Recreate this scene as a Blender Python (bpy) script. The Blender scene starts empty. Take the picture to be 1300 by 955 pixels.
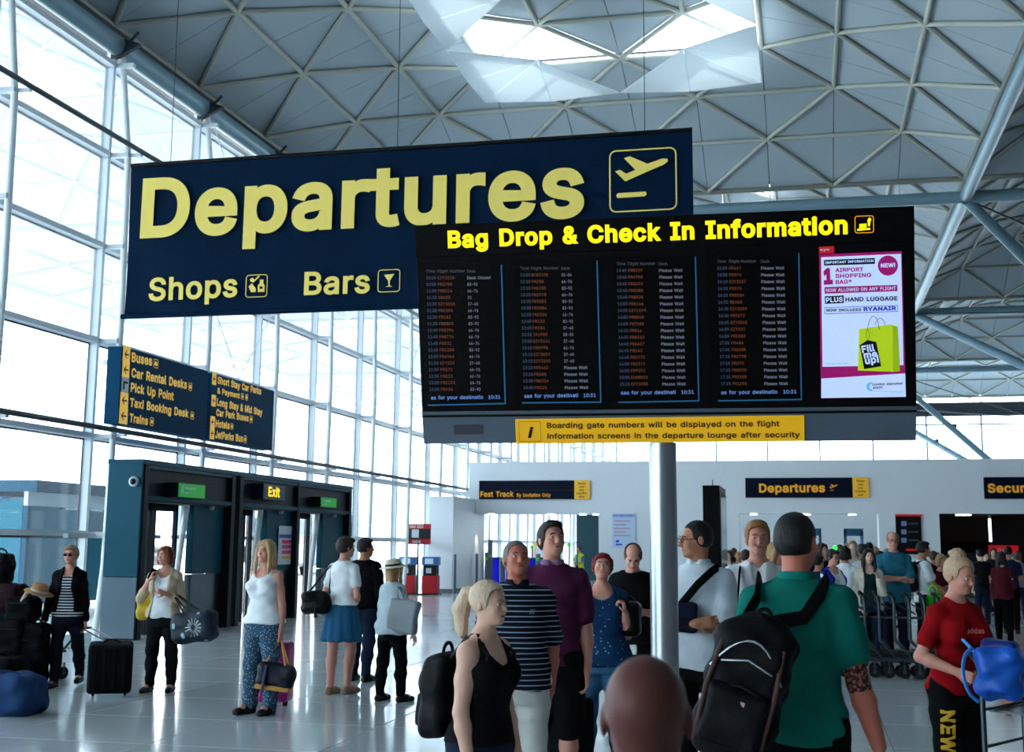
import bpy, bmesh, math, random
import numpy as np
from mathutils import Vector, Matrix
R = random.Random(7)
SC = bpy.context.scene
COL = SC.collection
# ------------------------------------------------------------------ camera
F_PX, PITCH, ROLL, YAW, CY, EYE = 1609.86, .15959, .0081355, -.22776, 432.0, 1.65
W_PX, H_PX = 1300, 955
_fw = Vector((math.sin(YAW)*math.cos(PITCH), math.cos(YAW)*math.cos(PITCH), math.sin(PITCH)))
_r0 = Vector((math.cos(YAW), -math.sin(YAW), 0)); _u0 = _r0.cross(_fw)
_rt = _r0*math.cos(ROLL) + _u0*math.sin(ROLL); _up = _u0*math.cos(ROLL) - _r0*math.sin(ROLL)
CAM = Vector((0, 0, EYE))
cd = bpy.data.cameras.new('camera'); cam = bpy.data.objects.new('camera', cd); COL.objects.link(cam)
m = Matrix.Identity(4)
for i in range(3): m[i][0], m[i][1], m[i][2], m[i][3] = _rt[i], _up[i], -_fw[i], CAM[i]
cam.matrix_world = m
cd.sensor_width = 36.0; cd.lens = 36.0*F_PX/W_PX; cd.sensor_fit = 'HORIZONTAL'
cd.shift_x = 0.0; cd.shift_y = -(H_PX/2 - CY)/W_PX; cd.clip_start = .05; cd.clip_end = 600
cd.dof.use_dof = True; cd.dof.focus_distance = 9.0; cd.dof.aperture_fstop = 5.6
SC.camera = cam
def ray(px, py): return _rt*((px-650)/F_PX) - _up*((py-CY)/F_PX) + _fw
def on(px, py, ax, val):            # the point at a real plane x/y/z = val seen at a photograph pixel
    d = ray(px, py); return CAM + d*((val-CAM[ax])/d[ax])
# ------------------------------------------------------------------ sky, sun, exposure
w = bpy.data.worlds.new('sky'); SC.world = w; w.use_nodes = True
bg = w.node_tree.nodes['Background']; bg.inputs[0].default_value = (.84, .93, 1.0, 1); bg.inputs[1].default_value = 4.5
sl = bpy.data.lights.new('sun', 'SUN'); sl.energy = 6.0; sl.angle = .01; sl.color = (1, .96, .9)
so = bpy.data.objects.new('sun', sl); COL.objects.link(so); so.location = (0, 0, 60)
so.rotation_euler = Vector((.28, .55, -.79)).to_track_quat('-Z', 'Y').to_euler()
SC.view_settings.view_transform = 'Standard'; SC.view_settings.look = 'None'
SC.view_settings.exposure = 0.8; SC.view_settings.gamma = 1.0; SC.view_settings.use_curve_mapping = False
cy = SC.cycles
try:
    cy.use_denoising = True; cy.max_bounces = 8; cy.diffuse_bounces = 4; cy.glossy_bounces = 3; cy.transparent_max_bounces = 16
    cy.sample_clamp_indirect = 6; cy.caustics_reflective = False; cy.caustics_refractive = False
except Exception: pass
# ------------------------------------------------------------------ materials
def lin(c): return tuple((v/255/12.92 if v/255 <= .04045 else ((v/255+.055)/1.055)**2.4) for v in c)
MATS = {}
def mat(name, rgb, rough=.5, metal=0, emit=0, var=.06, scale=6.0, bump=0.0, stripes=None, coat=0, dots=None, spec=.3):
    """rgb is sRGB 0-255; a noise breaks up the colour a little; stripes / dots are printed patterns"""
    if name in MATS: return MATS[name]
    m = bpy.data.materials.new(name); m.use_nodes = True; nt = m.node_tree; b = nt.nodes['Principled BSDF']
    c = lin(rgb); b.inputs['Roughness'].default_value = rough; b.inputs['Metallic'].default_value = metal
    b.inputs['Specular IOR Level'].default_value = spec
    if coat: b.inputs['Coat Weight'].default_value = coat
    tc = nt.nodes.new('ShaderNodeTexCoord'); nz = nt.nodes.new('ShaderNodeTexNoise'); nz.inputs['Scale'].default_value = scale; nz.inputs['Detail'].default_value = 4
    nt.links.new(tc.outputs['Object'], nz.inputs['Vector'])
    ramp = nt.nodes.new('ShaderNodeMixRGB'); ramp.blend_type = 'MIX'
    ramp.inputs[1].default_value = tuple(v*(1-var) for v in c)+(1,); ramp.inputs[2].default_value = tuple(min(1, v*(1+var)) for v in c)+(1,)
    nt.links.new(nz.outputs[0], ramp.inputs[0]); out = ramp.outputs[0]
    if stripes:                     # (axis, period, rgb, duty)
        ax, per, c2, duty = stripes
        sp = nt.nodes.new('ShaderNodeSeparateXYZ'); nt.links.new(tc.outputs['Object'], sp.inputs[0])
        mu = nt.nodes.new('ShaderNodeMath'); mu.operation = 'MULTIPLY'; mu.inputs[1].default_value = 1/per; nt.links.new(sp.outputs[ax], mu.inputs[0])
        fr = nt.nodes.new('ShaderNodeMath'); fr.operation = 'FRACT'; nt.links.new(mu.outputs[0], fr.inputs[0])
        lt = nt.nodes.new('ShaderNodeMath'); lt.operation = 'LESS_THAN'; lt.inputs[1].default_value = duty; nt.links.new(fr.outputs[0], lt.inputs[0])
        mx = nt.nodes.new('ShaderNodeMixRGB'); nt.links.new(lt.outputs[0], mx.inputs[0]); nt.links.new(out, mx.inputs[1]); mx.inputs[2].default_value = lin(c2)+(1,); out = mx.outputs[0]
    if dots:                        # (scale, rgb, size)
        vo = nt.nodes.new('ShaderNodeTexVoronoi'); vo.inputs['Scale'].default_value = dots[0]; nt.links.new(tc.outputs['Object'], vo.inputs['Vector'])
        lt = nt.nodes.new('ShaderNodeMath'); lt.operation = 'LESS_THAN'; lt.inputs[1].default_value = dots[2]; nt.links.new(vo.outputs['Distance'], lt.inputs[0])
        mx = nt.nodes.new('ShaderNodeMixRGB'); nt.links.new(lt.outputs[0], mx.inputs[0]); nt.links.new(out, mx.inputs[1]); mx.inputs[2].default_value = lin(dots[1])+(1,); out = mx.outputs[0]
    nt.links.new(out, b.inputs['Base Color'])
    if bump:
        bp = nt.nodes.new('ShaderNodeBump'); bp.inputs['Strength'].default_value = bump; bp.inputs['Distance'].default_value = .02
        nt.links.new(nz.outputs[0], bp.inputs['Height']); nt.links.new(bp.outputs[0], b.inputs['Normal'])
    if emit:
        b.inputs['Emission Color'].default_value = c+(1,); b.inputs['Emission Strength'].default_value = emit
    MATS[name] = m; return m
def glass(name, tint, refl=.08, haze=0.0):
    if name in MATS: return MATS[name]
    m = bpy.data.materials.new(name); m.use_nodes = True; nt = m.node_tree; nt.nodes.remove(nt.nodes['Principled BSDF'])
    o = nt.nodes['Material Output']; t = nt.nodes.new('ShaderNodeBsdfTransparent'); g = nt.nodes.new('ShaderNodeBsdfGlossy'); f = nt.nodes.new('ShaderNodeLayerWeight'); mx = nt.nodes.new('ShaderNodeMixShader')
    t.inputs[0].default_value = lin(tint)+(1,); g.inputs['Roughness'].default_value = .02; f.inputs[0].default_value = .5
    pw = nt.nodes.new('ShaderNodeMath'); pw.operation = 'POWER'; pw.inputs[1].default_value = 4; ml = nt.nodes.new('ShaderNodeMath'); ml.operation = 'MULTIPLY_ADD'; ml.inputs[1].default_value = .5; ml.inputs[2].default_value = refl*.4
    nt.links.new(f.outputs['Facing'], pw.inputs[0]); nt.links.new(pw.outputs[0], ml.inputs[0])
    nt.links.new(ml.outputs[0], mx.inputs[0]); nt.links.new(t.outputs[0], mx.inputs[1]); nt.links.new(g.outputs[0], mx.inputs[2]); sh = mx.outputs[0]
    if haze:
        d = nt.nodes.new('ShaderNodeBsdfTranslucent'); d.inputs[0].default_value = (.9, .95, 1, 1); m2 = nt.nodes.new('ShaderNodeMixShader'); m2.inputs[0].default_value = haze
        nt.links.new(sh, m2.inputs[1]); nt.links.new(d.outputs[0], m2.inputs[2]); sh = m2.outputs[0]
    nt.links.new(sh, o.inputs[0]); MATS[name] = m; return m
def cloth(name, rgb, **k): return mat(name, rgb, rough=.85, var=k.pop('var', .12), scale=k.pop('scale', 14), bump=k.pop('bump', .25), spec=.12, **k)
# ------------------------------------------------------------------ mesh helpers
class MB:
    """collects shapes in lists of vertices and faces; build() links them as ONE mesh object"""
    def __init__(s): s.v, s.f, s.sm, s.mi = [], [], [], []
    def add(s, vs, fs, smooth=False, mi=0):
        o = len(s.v); s.v += [tuple(p) for p in vs]; s.f += [tuple(i+o for i in f) for f in fs]; s.sm += [smooth]*len(fs); s.mi += [mi]*len(fs); return s
    def box(s, lo, hi, mi=0, M=None, bev=0):
        x0, y0, z0 = lo; x1, y1, z1 = hi
        if bev:
            b = min(bev, (x1-x0)*.49, (y1-y0)*.49, (z1-z0)*.49); bm = bmesh.new(); bmesh.ops.create_cube(bm, size=1)
            for p in bm.verts: p.co = Vector(((x0+x1)/2+p.co.x*(x1-x0), (y0+y1)/2+p.co.y*(y1-y0), (z0+z1)/2+p.co.z*(z1-z0)))
            bmesh.ops.bevel(bm, geom=bm.edges[:], offset=b, segments=2, affect='EDGES', profile=.6)
            vs = [p.co.copy() for p in bm.verts]; bm.verts.index_update(); fs = [[p.index for p in f.verts] for f in bm.faces]; bm.free()
        else:
            vs = [Vector(p) for p in ((x0,y0,z0),(x1,y0,z0),(x1,y1,z0),(x0,y1,z0),(x0,y0,z1),(x1,y0,z1),(x1,y1,z1),(x0,y1,z1))]
            fs = [(0,3,2,1),(4,5,6,7),(0,1,5,4),(1,2,6,5),(2,3,7,6),(3,0,4,7)]
        if M: vs = [M @ p for p in vs]
        return s.add(vs, fs, False, mi)
    def tube(s, pts, r, n=8, mi=0, cap=True, closed=False, flat=1.0):
        pts = [Vector(p) for p in pts]; k = len(pts); rr = r if isinstance(r, (list, tuple)) else [r]*k; vs = []; prev = None
        for i, p in enumerate(pts):
            a = pts[i-1] if (i or closed) else p; b = pts[(i+1) % k] if (i < k-1 or closed) else p
            t = (b-a).normalized()
            if prev is None: u = t.orthogonal().normalized() if abs(t.z) > .95 else t.cross(Vector((0,0,1))).normalized()
            else: u = (prev - t*prev.dot(t)).normalized()
            prev = u; q = t.cross(u)
            vs += [p + (u*math.cos(2*math.pi*j/n)*flat + q*math.sin(2*math.pi*j/n))*rr[i] for j in range(n)]
        fs = []
        for i in range(k if closed else k-1):
            for j in range(n):
                a = i*n+j; b = i*n+(j+1) % n; c = ((i+1) % k)*n+(j+1) % n; d = ((i+1) % k)*n+j; fs.append((a,b,c,d))
        s.add(vs, fs, True, mi)
        if cap and not closed: s.add(vs[:n], [tuple(range(n))[::-1]], False, mi); s.add(vs[-n:], [tuple(range(n))], False, mi)
        return s
    def lathe(s, prof, n=16, c=(0,0,0), mi=0, sx=1, sy=1):
        vs = [(c[0]+r*math.cos(2*math.pi*j/n)*sx, c[1]+r*math.sin(2*math.pi*j/n)*sy, c[2]+z) for r, z in prof for j in range(n)]
        fs = [(i*n+j, i*n+(j+1) % n, (i+1)*n+(j+1) % n, (i+1)*n+j) for i in range(len(prof)-1) for j in range(n)]
        s.add(vs, fs, True, mi); s.add(vs[:n], [tuple(range(n))[::-1]], False, mi); s.add(vs[-n:], [tuple(range(n))], False, mi); return s
    def ell(s, c, r, n=12, mi=0, M=None):
        vs, fs = [], []; h = n//2
        for i in range(h+1):
            a = math.pi*i/h
            for j in range(n): vs.append(Vector((math.sin(a)*math.cos(2*math.pi*j/n)*r[0], math.sin(a)*math.sin(2*math.pi*j/n)*r[1], -math.cos(a)*r[2])))
        if M: vs = [M @ p for p in vs]
        vs = [p + Vector(c) for p in vs]
        for i in range(h):
            for j in range(n): fs.append((i*n+j, i*n+(j+1) % n, (i+1)*n+(j+1) % n, (i+1)*n+j))
        return s.add(vs, fs, True, mi)
    def prism(s, poly, y0, y1, mi=0):     # polygon in x,z (counter-clockwise seen from -y), from y0 (front) to y1 (back)
        n = len(poly); vs = [(x, y0, z) for x, z in poly]+[(x, y1, z) for x, z in poly]
        fs = [tuple(range(n)), tuple(range(2*n-1, n-1, -1))]+[((i+1) % n, i, n+i, n+(i+1) % n) for i in range(n)]
        return s.add(vs, fs, False, mi)
    def mesh(s, name, mats):
        me = bpy.data.meshes.new(name); me.from_pydata(s.v, [], s.f)
        for x in (mats if isinstance(mats, (list, tuple)) else [mats]): me.materials.append(x)
        me.polygons.foreach_set('use_smooth', s.sm); me.polygons.foreach_set('material_index', s.mi); me.update(); return me
    def build(s, name, mats, parent=None, **kw): return link(name, s.mesh(name, mats), parent, **kw)
def link(name, me, parent=None, loc=None, kind=None, label=None):
    o = bpy.data.objects.new(name, me); COL.objects.link(o)
    if parent: o.parent = parent
    if loc: o.location = loc
    if kind: o['kind'] = kind
    if label: o['label'] = label
    return o
def tag(o, label, cat, group=None, kind=None):
    o['label'] = label; o['category'] = cat
    if group: o['group'] = group
    if kind: o['kind'] = kind
    return o
def thing(name, label, cat, loc=(0,0,0), rz=0, group=None, kind=None, M=None):
    o = bpy.data.objects.new(name, None); COL.objects.link(o); o.empty_display_size = .1
    if M is not None: o.matrix_world = M
    else: o.location = loc; o.rotation_euler = (0, 0, rz)
    return tag(o, label, cat, group, kind)
def bx(name, lo, hi, m, parent=None, bev=0, **k): return MB().box(lo, hi, bev=bev).build(name, m, parent, **k)
def tb(name, pts, r, m, parent=None, n=8, **k): return MB().tube(pts, r, n=n).build(name, m, parent, **k)
# lettering: local frame x right, z up, facing -y
import os
FONT = None
try: FONT = bpy.data.fonts.load(os.path.join(bpy.utils.resource_path('LOCAL'), 'datafiles', 'fonts', 'Inter.woff2'))
except Exception: FONT = None
from mathutils.geometry import delaunay_2d_cdt
CHARS = ''.join(chr(c) for c in range(33, 127))
def _load_glyphs():
    """outlines of every printable character, read once from text curves"""
    obs = []
    for ch in CHARS:
        c = bpy.data.curves.new('t', 'FONT'); c.body = ch+'H'; c.size = 1; c.resolution_u = 4
        if FONT: c.font = FONT
        o = bpy.data.objects.new('t', c); COL.objects.link(o); obs.append(o)
    dg = bpy.context.evaluated_depsgraph_get(); out = {}; sets = {}
    for ch, o in zip(CHARS, obs):
        cu = o.to_curve(dg); sp = []
        for q in cu.splines: sp.append([(tuple(p.co)[:2], tuple(p.handle_left)[:2], tuple(p.handle_right)[:2]) for p in q.bezier_points])
        sets[ch] = sp; o.to_curve_clear()
    nH = len(sets['H'])//2; hx = min(p[0][0] for q in sets['H'][:nH] for p in q)
    for ch in CHARS:
        sp = sets[ch]; H = sp[-nH:]; out[ch] = (sp[:-nH], min(p[0][0] for q in H for p in q)-hx)
    for o in obs:
        c = o.data; bpy.data.objects.remove(o); bpy.data.curves.remove(c)
    return out
GLY = _load_glyphs(); _gm = {}
def glyph(ch, bold, res):
    key = (ch, bold, res)
    if key in _gm: return _gm[key]
    loops = []
    for sp in GLY[ch][0]:
        pts = []
        for i, (co, hl, hr) in enumerate(sp):
            nco, nhl, _ = sp[(i+1) % len(sp)]
            straight = abs((hr[0]-co[0])*(nco[1]-co[1])-(hr[1]-co[1])*(nco[0]-co[0])) < 1e-6 and abs((nhl[0]-co[0])*(nco[1]-co[1])-(nhl[1]-co[1])*(nco[0]-co[0])) < 1e-6
            for k in range(1 if straight else res):
                t = k/res; a = 1-t; pts.append(tuple(a**3*co[d]+3*a*a*t*hr[d]+3*a*t*t*nhl[d]+t**3*nco[d] for d in (0, 1)))
        q = [p for i, p in enumerate(pts) if math.dist(p, pts[i-1]) > 1e-4]
        if len(q) > 2: loops.append(q)
    def area(q): return sum(q[i-1][0]*q[i][1]-q[i][0]*q[i-1][1] for i in range(len(q)))/2
    if not loops: _gm[key] = (np.zeros((0, 3)), []); return _gm[key]
    sg = 1 if area(max(loops, key=lambda q: abs(area(q)))) > 0 else -1
    if bold:
        off = []
        for q in loops:
            n = len(q); o = []
            for i in range(n):
                a, p, c = q[i-1], q[i], q[(i+1) % n]; d1 = (p[0]-a[0], p[1]-a[1]); d2 = (c[0]-p[0], c[1]-p[1]); l1, l2 = math.hypot(*d1), math.hypot(*d2)
                n1 = (d1[1]/l1*sg, -d1[0]/l1*sg); n2 = (d2[1]/l2*sg, -d2[0]/l2*sg); mx_, my_ = n1[0]+n2[0], n1[1]+n2[1]; dd = mx_*n1[0]+my_*n1[1]
                k = bold/max(dd, .5); o.append((p[0]+mx_*k, p[1]+my_*k))
            off.append(o)
        loops = off
    vs = [Vector(p) for q in loops for p in q]; es = []; o = 0
    for q in loops: es += [(o+i, o+(i+1) % len(q)) for i in range(len(q))]; o += len(q)
    V, E_, Fc, *_ = delaunay_2d_cdt(vs, es, [], 0, 1e-6)
    keep = []
    for f in Fc:
        cx = sum(V[i].x for i in f)/3; cy_ = sum(V[i].y for i in f)/3; wn = 0
        for q in loops:
            for i in range(len(q)):
                (ax, ay), (bx_, by_) = q[i-1], q[i]
                if (ay <= cy_) != (by_ <= cy_):
                    if ax+(cy_-ay)/(by_-ay)*(bx_-ax) > cx: wn += 1 if by_ > ay else -1
        if wn: keep.append(tuple(f))
    _gm[key] = (np.array([(p.x, p.y, 0) for p in V]), keep); return _gm[key]
_cap = {}
def text(s, m, parent, x0, z0, cap, width=None, y=-.003, bold=.02, res=3, name='lettering', shear=0, rot=0, align='L', M=None, words=False):
    """x0,z0 = left end of the baseline, cap = capital height, width = fitted width, all in the parent's frame"""
    if bold not in _cap: g = glyph('H', bold, 2)[0]; _cap[bold] = g[:,1].max()-g[:,1].min()
    P_, F_, pen = [], [], 0.0
    for ch in s:
        if ch == ' ': pen += .29; continue
        g, f = glyph(ch, bold, max(2, res)); o_ = sum(len(p) for p in P_)
        P_.append(g+np.array((pen, bold, 0))); F_ += [tuple(i+o_ for i in t) for t in f]; pen += GLY[ch][1]+bold*1.1
    a = np.concatenate(P_); n = len(a)
    k = cap/_cap[bold]; lo, hi = a[:,0].min(), a[:,0].max(); kx = k if width is None else width/(hi-lo)
    X = (a[:,0]-lo)*kx; Z = a[:,1]*k
    if align == 'C': X -= (hi-lo)*kx/2
    if align == 'R': X -= (hi-lo)*kx
    X = X+shear*Z; ca, sa = math.cos(rot), math.sin(rot)
    out = np.stack([x0+X*ca-Z*sa, np.full(n, y), z0+X*sa+Z*ca], 1)
    if M is not None: out = np.array([tuple(M @ Vector(p)) for p in out])
    if words:                        # every word a mesh of its own
        last = None; o_ = 0; w_ = 0; word = []; W_of = []
        for ch in s:
            if ch == ' ': w_ += 1; continue
            W_of.append(w_)
        vi = np.concatenate([[W_of[i]]*len(p) for i, p in enumerate(P_)])
        for k_ in sorted(set(W_of)):
            ix = np.where(vi == k_)[0]; mp = {int(q): j for j, q in enumerate(ix)}; fs = [tuple(mp[i] for i in t) for t in F_ if int(t[0]) in mp]
            me = bpy.data.meshes.new(name); me.from_pydata(out[ix].tolist(), [], fs); me.materials.append(m); me.update(); last = link(name, me, parent)
        return last
    me = bpy.data.meshes.new(name); me.from_pydata(out.tolist(), [], [t[::-1] if (out[t[1]]-out[t[0]])[0]*(out[t[2]]-out[t[0]])[2]-(out[t[1]]-out[t[0]])[2]*(out[t[2]]-out[t[0]])[0] < 0 else t for t in F_]); me.materials.append(m); me.update()
    return link(name, me, parent)
def frame_rect(x0, z0, x1, z1, t, rad, y=-.003, th=.003, n=4):   # thin rounded outline as an MB
    def loop(i):
        p = []
        for cx, cz, a0 in ((x1-rad, z0+rad, -90), (x1-rad, z1-rad, 0), (x0+rad, z1-rad, 90), (x0+rad, z0+rad, 180)):
            for k in range(n+1):
                a = math.radians(a0+90*k/n); p.append((cx+math.cos(a)*(rad-i), y, cz+math.sin(a)*(rad-i)))
        return p
    a, b = loop(0), loop(t); n2 = len(a); mb = MB(); mb.add(a+b, [(i, (i+1) % n2, n2+(i+1) % n2, n2+i) for i in range(n2)]); return mb
# ================================================================== setting
GX = -12.9                              # glass facade plane
BAY = 3.6; Y0 = 20.99                   # mullions stand every 3.6 m
MX0, MX1, MY0 = -13.1, 4.5, -.2         # first inner roof module, 17.6 m x 18 m
white_steel = mat('white_steel', (240, 244, 247), .4); grey_frame = mat('grey_frame', (226, 232, 237), .4)
gasket = mat('gasket', (12, 22, 28), .6); teal_steel = mat('blue_grey_steel', (118, 148, 160), .42, .15)
dark_rail = mat('dark_rail', (52, 60, 66), .4, .3)
panel_m = mat('roof_panel_white', (174, 187, 194), .7, var=.04, scale=.8); rib_m = mat('roof_rib_cream', (186, 188, 178), .5)
pane_m = glass('window_glass', (240, 248, 252), haze=.02); pane_u = glass('upper_glare_glass', (240, 248, 252), haze=.16); reflector_m = None  # upper panes whitened by haze that stands in for outdoor glare
# floor: polished tiles with open joints near the camera, plain screed beyond and below
tile_m = mat('polished_tile', (206, 209, 211), .17, var=.05, scale=1.3, coat=.3, spec=.5); screed = mat('floor_screed', (120, 126, 130), .22, var=.04, scale=.5)
fl = thing('floor', 'pale grey polished tile floor of the concourse', 'floor', kind='structure')
bx('screed', (-12.9, -18.2, -.3), (40, 90, -.012), screed, fl)
TS = 1.5; tm = MB().box((0, 0, -.012), (TS-.012, TS-.012, 0), bev=.003).mesh('tile', tile_m)
k = 0
for j in range(20):
    for i in range(15):
        x, y = GX+.05+i*TS, 8.4+j*TS
        if x > 9: continue
        link('tile', tm, fl, (x, y, 0)); k += 1
# the rest of the tiling, joined
rest = MB()
for j in range(-18, 52):
    for i in range(0, 34):
        x, y = GX+.05+i*TS, 8.4+j*TS
        if (0 <= j < 20 and i < 15) or y > 86: continue
        rest.box((x, y, -.012), (x+TS-.012, y+TS-.012, 0))
rest.build('outer_tiles', tile_m, fl, kind='stuff')
# ------------------------------------------------------------------ lattice roof
RZ = {0: 11.72, 1: 12.62, 2: 13.32, 3: 13.83, 4: 14.14, 5: 14.25}
SX, SY = 1.76, 1.8
def node(i, j):
    return Vector((i*SX, j*SY, RZ[5-max(abs(i), abs(j))]))
def edges_cells():
    E, T = set(), []
    nodes = [(i, j) for i in range(-5, 6) for j in range(-5, 6) if (i+j) % 2 == 0]; S = set(nodes)
    for i, j in nodes:
        for d in ((1, 1), (1, -1)):
            b = (i+d[0], j+d[1])
            if b in S: E.add(((i, j), b))
    for i in range(-5, 6):
        for j in range(-5, 6):
            if (i+j) % 2: continue
            b = (i+2, j)                      # rib parallel to a near/far edge
            if b in S and abs(j) >= max(abs(i), abs(b[0])) and j: E.add(((i, j), b))
            b = (i, j+2)
            if b in S and abs(i) >= max(abs(j), abs(b[1])) and i: E.add(((i, j), b))
    for ci in range(-5, 6):                   # every diamond is centred on an odd site
        for cj in range(-5, 6):
            if (ci+cj) % 2 == 0: continue
            l, r_, d, u = (ci-1, cj), (ci+1, cj), (ci, cj-1), (ci, cj+1)
            if abs(cj) >= abs(ci):            # split along x
                for a in (u, d):
                    if all(q in S for q in (l, r_, a)): T.append((l, r_, a))
            else:
                for a in (l, r_):
                    if all(q in S for q in (d, u, a)): T.append((d, u, a))
    return sorted(E), T
EDG, CELLS = edges_cells()
sky_set = set()
for s in (1, -1):
    for t in (1, -1):
        sky_set.add(frozenset(((2*s, 2*t), (s, t), (0, 2*t)))); sky_set.add(frozenset(((2*s, 2*t), (s, t), (2*s, 0))))
skyglass = glass('skylight_glass', (250, 253, 255))
reflector_m = bpy.data.materials.new('reflector_sheet'); reflector_m.use_nodes = True
nt = reflector_m.node_tree; b = nt.nodes['Principled BSDF']; b.inputs['Base Color'].default_value = lin((226, 234, 238))+(1,); b.inputs['Roughness'].default_value = .45
tr = nt.nodes.new('ShaderNodeBsdfTranslucent'); tr.inputs[0].default_value = (.75, .8, .82, 1); mx = nt.nodes.new('ShaderNodeMixShader'); mx.inputs[0].default_value = .35
nt.links.new(b.outputs[0], mx.inputs[1]); nt.links.new(tr.outputs[0], mx.inputs[2]); nt.links.new(mx.outputs[0], nt.nodes['Material Output'].inputs[0])
def tri_panel(T, th=.06, gap=.085, lift=.05, half=None):
    P = [node(*q) for q in T]; c = (P[0]+P[1]+P[2])/3; n = (P[1]-P[0]).cross(P[2]-P[0]).normalized()
    if n.z < 0: n = -n; P = [P[0], P[2], P[1]]
    P = [p + (c-p).normalized()*gap for p in P]
    if half is not None:            # left or right half of the triangle, with a fine open joint between
        ap_ = max(P, key=lambda p: min((p-q).length for q in P if q is not p)) if False else P[[tuple(round(v, 6) for v in (node(*T[2])-q)) for q in P].index(min([tuple(round(v, 6) for v in (node(*T[2])-q)) for q in P], key=lambda d: d[0]**2+d[1]**2+d[2]**2))]
        o_ = [p for p in P if p is not ap_]; mid = (o_[0]+o_[1])/2; e_ = o_[half]; j_ = (e_-mid).normalized()*.012; tri = [ap_+j_*.6, mid+j_, e_]
        P = tri if (tri[1]-tri[0]).cross(tri[2]-tri[0]).dot(n) > 0 else [tri[0], tri[2], tri[1]]
    lo = [p+n*lift for p in P]; hi = [p+n*(lift+th) for p in P]
    return MB().add(lo+hi, [(2, 1, 0), (3, 4, 5), (0, 1, 4, 3), (1, 2, 5, 4), (2, 0, 3, 5)])
def fold_panel(T, drop=.92):                   # a hung reflector triangle, seamed down its middle
    P = [node(*q)-Vector((0, 0, drop)) for q in T]; n = (P[1]-P[0]).cross(P[2]-P[0]).normalized(); n = n if n.z > 0 else -n
    return P, n
def dome_parts(lit=True):
    out = []
    for T in CELLS:
        if frozenset(T) in sky_set and lit:
            out.append(('skylight_pane', tri_panel(T, .03).mesh('skylight_pane', skyglass)))
            P, n = fold_panel(T); mid = None
            # split from the apex (nearest the centre) to the middle of the far side
            ap = min(range(3), key=lambda q: max(abs(T[q][0]), abs(T[q][1]))); o = [q for q in range(3) if q != ap]
            m_ = (P[o[0]]+P[o[1]])/2 - Vector((0, 0, .10))
            for q in o:
                a = [P[ap], P[q], m_]; c = sum(a, Vector())/3; a = [p+(c-p)*.012 for p in a]; hi = [p+n*.02 for p in a]
                out.append(('reflector_sheet', MB().add(a+hi, [(0,1,2), (5,4,3), (0,3,4,1), (1,4,5,2), (2,5,3,0)]).mesh('reflector_sheet', reflector_m)))
            hang = MB()
            for q in range(3):
                top = node(*T[q]); hang.tube([top, P[q]], .012, 5)
            out.append(('hanger_rods', hang.mesh('hanger_rods', white_steel)))
        else:
            for hf in (0, 1): out.append(('roof_panel', tri_panel(T, half=hf).mesh('roof_panel', panel_m)))
    for a, b_ in EDG:
        A, B = node(*a), node(*b_); edge = max(abs(a[0]), abs(b_[0])) == 5 and a[0] == b_[0] or max(abs(a[1]), abs(b_[1])) == 5 and a[1] == b_[1]
        out.append(('roof_rib', MB().tube([A, B], .075 if edge else .062, 6, cap=False).mesh('roof_rib', rib_m)))
    return out
DP = dome_parts()
deck = MB()
for T in CELLS:
    if frozenset(T) not in sky_set: deck.add([node(*q)+Vector((0, 0, .14)) for q in T], [(0, 1, 2)])
deck2 = MB()
for T in CELLS: deck2.add([node(*q)+Vector((0, 0, .14)) for q in T], [(0, 1, 2)])
deck_me = deck.mesh('roof_deck', mat('roof_deck_dark', (58, 64, 68), .8)); deck_me2 = deck2.mesh('roof_deck', mat('roof_deck_dark', (58, 64, 68), .8))
def joined(parts):
    mbs = {}
    for nm, me in parts:
        if nm == 'hanger_rods': continue
        mb = mbs.setdefault(me.materials[0].name, MB()); mb.add([v.co for v in me.vertices], [tuple(p.vertices) for p in me.polygons], nm == 'roof_rib')
    return {k: v.mesh('roof_shell', bpy.data.materials[k]) for k, v in mbs.items()}
DP2 = dome_parts(False); JP = joined(DP); JP2 = joined(DP2)  # second dome set has its skylights closed to darken the right and rear hall
whole = {(0, 2), (1, 2), (0, 3), (1, 3), (-1, 2), (-1, 3), (0, 4), (1, 4)}
for mi_ in (-1, 0, 1, 2):
    for mj in range(-1, 5):
        if mi_ == -1 and mj > 4: continue
        c = ((MX0+MX1)/2+17.6*mi_, MY0+9+18*mj, 0)
        where = {-1: 'outside the glass wall', 0: 'over the hall beside the glass wall', 1: 'over the hall right of the tree strut', 2: 'far right over the hall'}[mi_]
        row = {-1: 'behind the viewer', 0: 'overhead', 1: 'nearest', 2: 'just behind the first cross beam', 3: 'second behind the cross beam', 4: 'farthest at the end windows'}
        row = ['behind the viewer', 'overhead', 'nearest in view', 'just beyond the first cross beam', 'beyond the second cross beam', 'at the far end wall'][mj+1]
        ce = thing('ceiling', f'white triangulated roof dome {where}, {row}', 'roof dome', c, kind='structure')
        link('roof_deck', deck_me2 if mi_ > 0 or mj < 1 and mi_ == 0 else deck_me, ce, kind='stuff')
        if (mi_, mj) in whole:
            for nm, me in (DP if mi_ < 1 else DP2): link(nm, me, ce)
        else:
            for k_, me in (JP2 if mi_ > 0 or mj < 1 and mi_ == 0 else JP).items():
                o = link({'roof_panel_white': 'roof_panels', 'roof_rib_cream': 'roof_ribs', 'skylight_glass': 'skylight_panes', 'reflector_sheet': 'reflector_sheets'}[k_], me, ce, kind='stuff')
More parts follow.
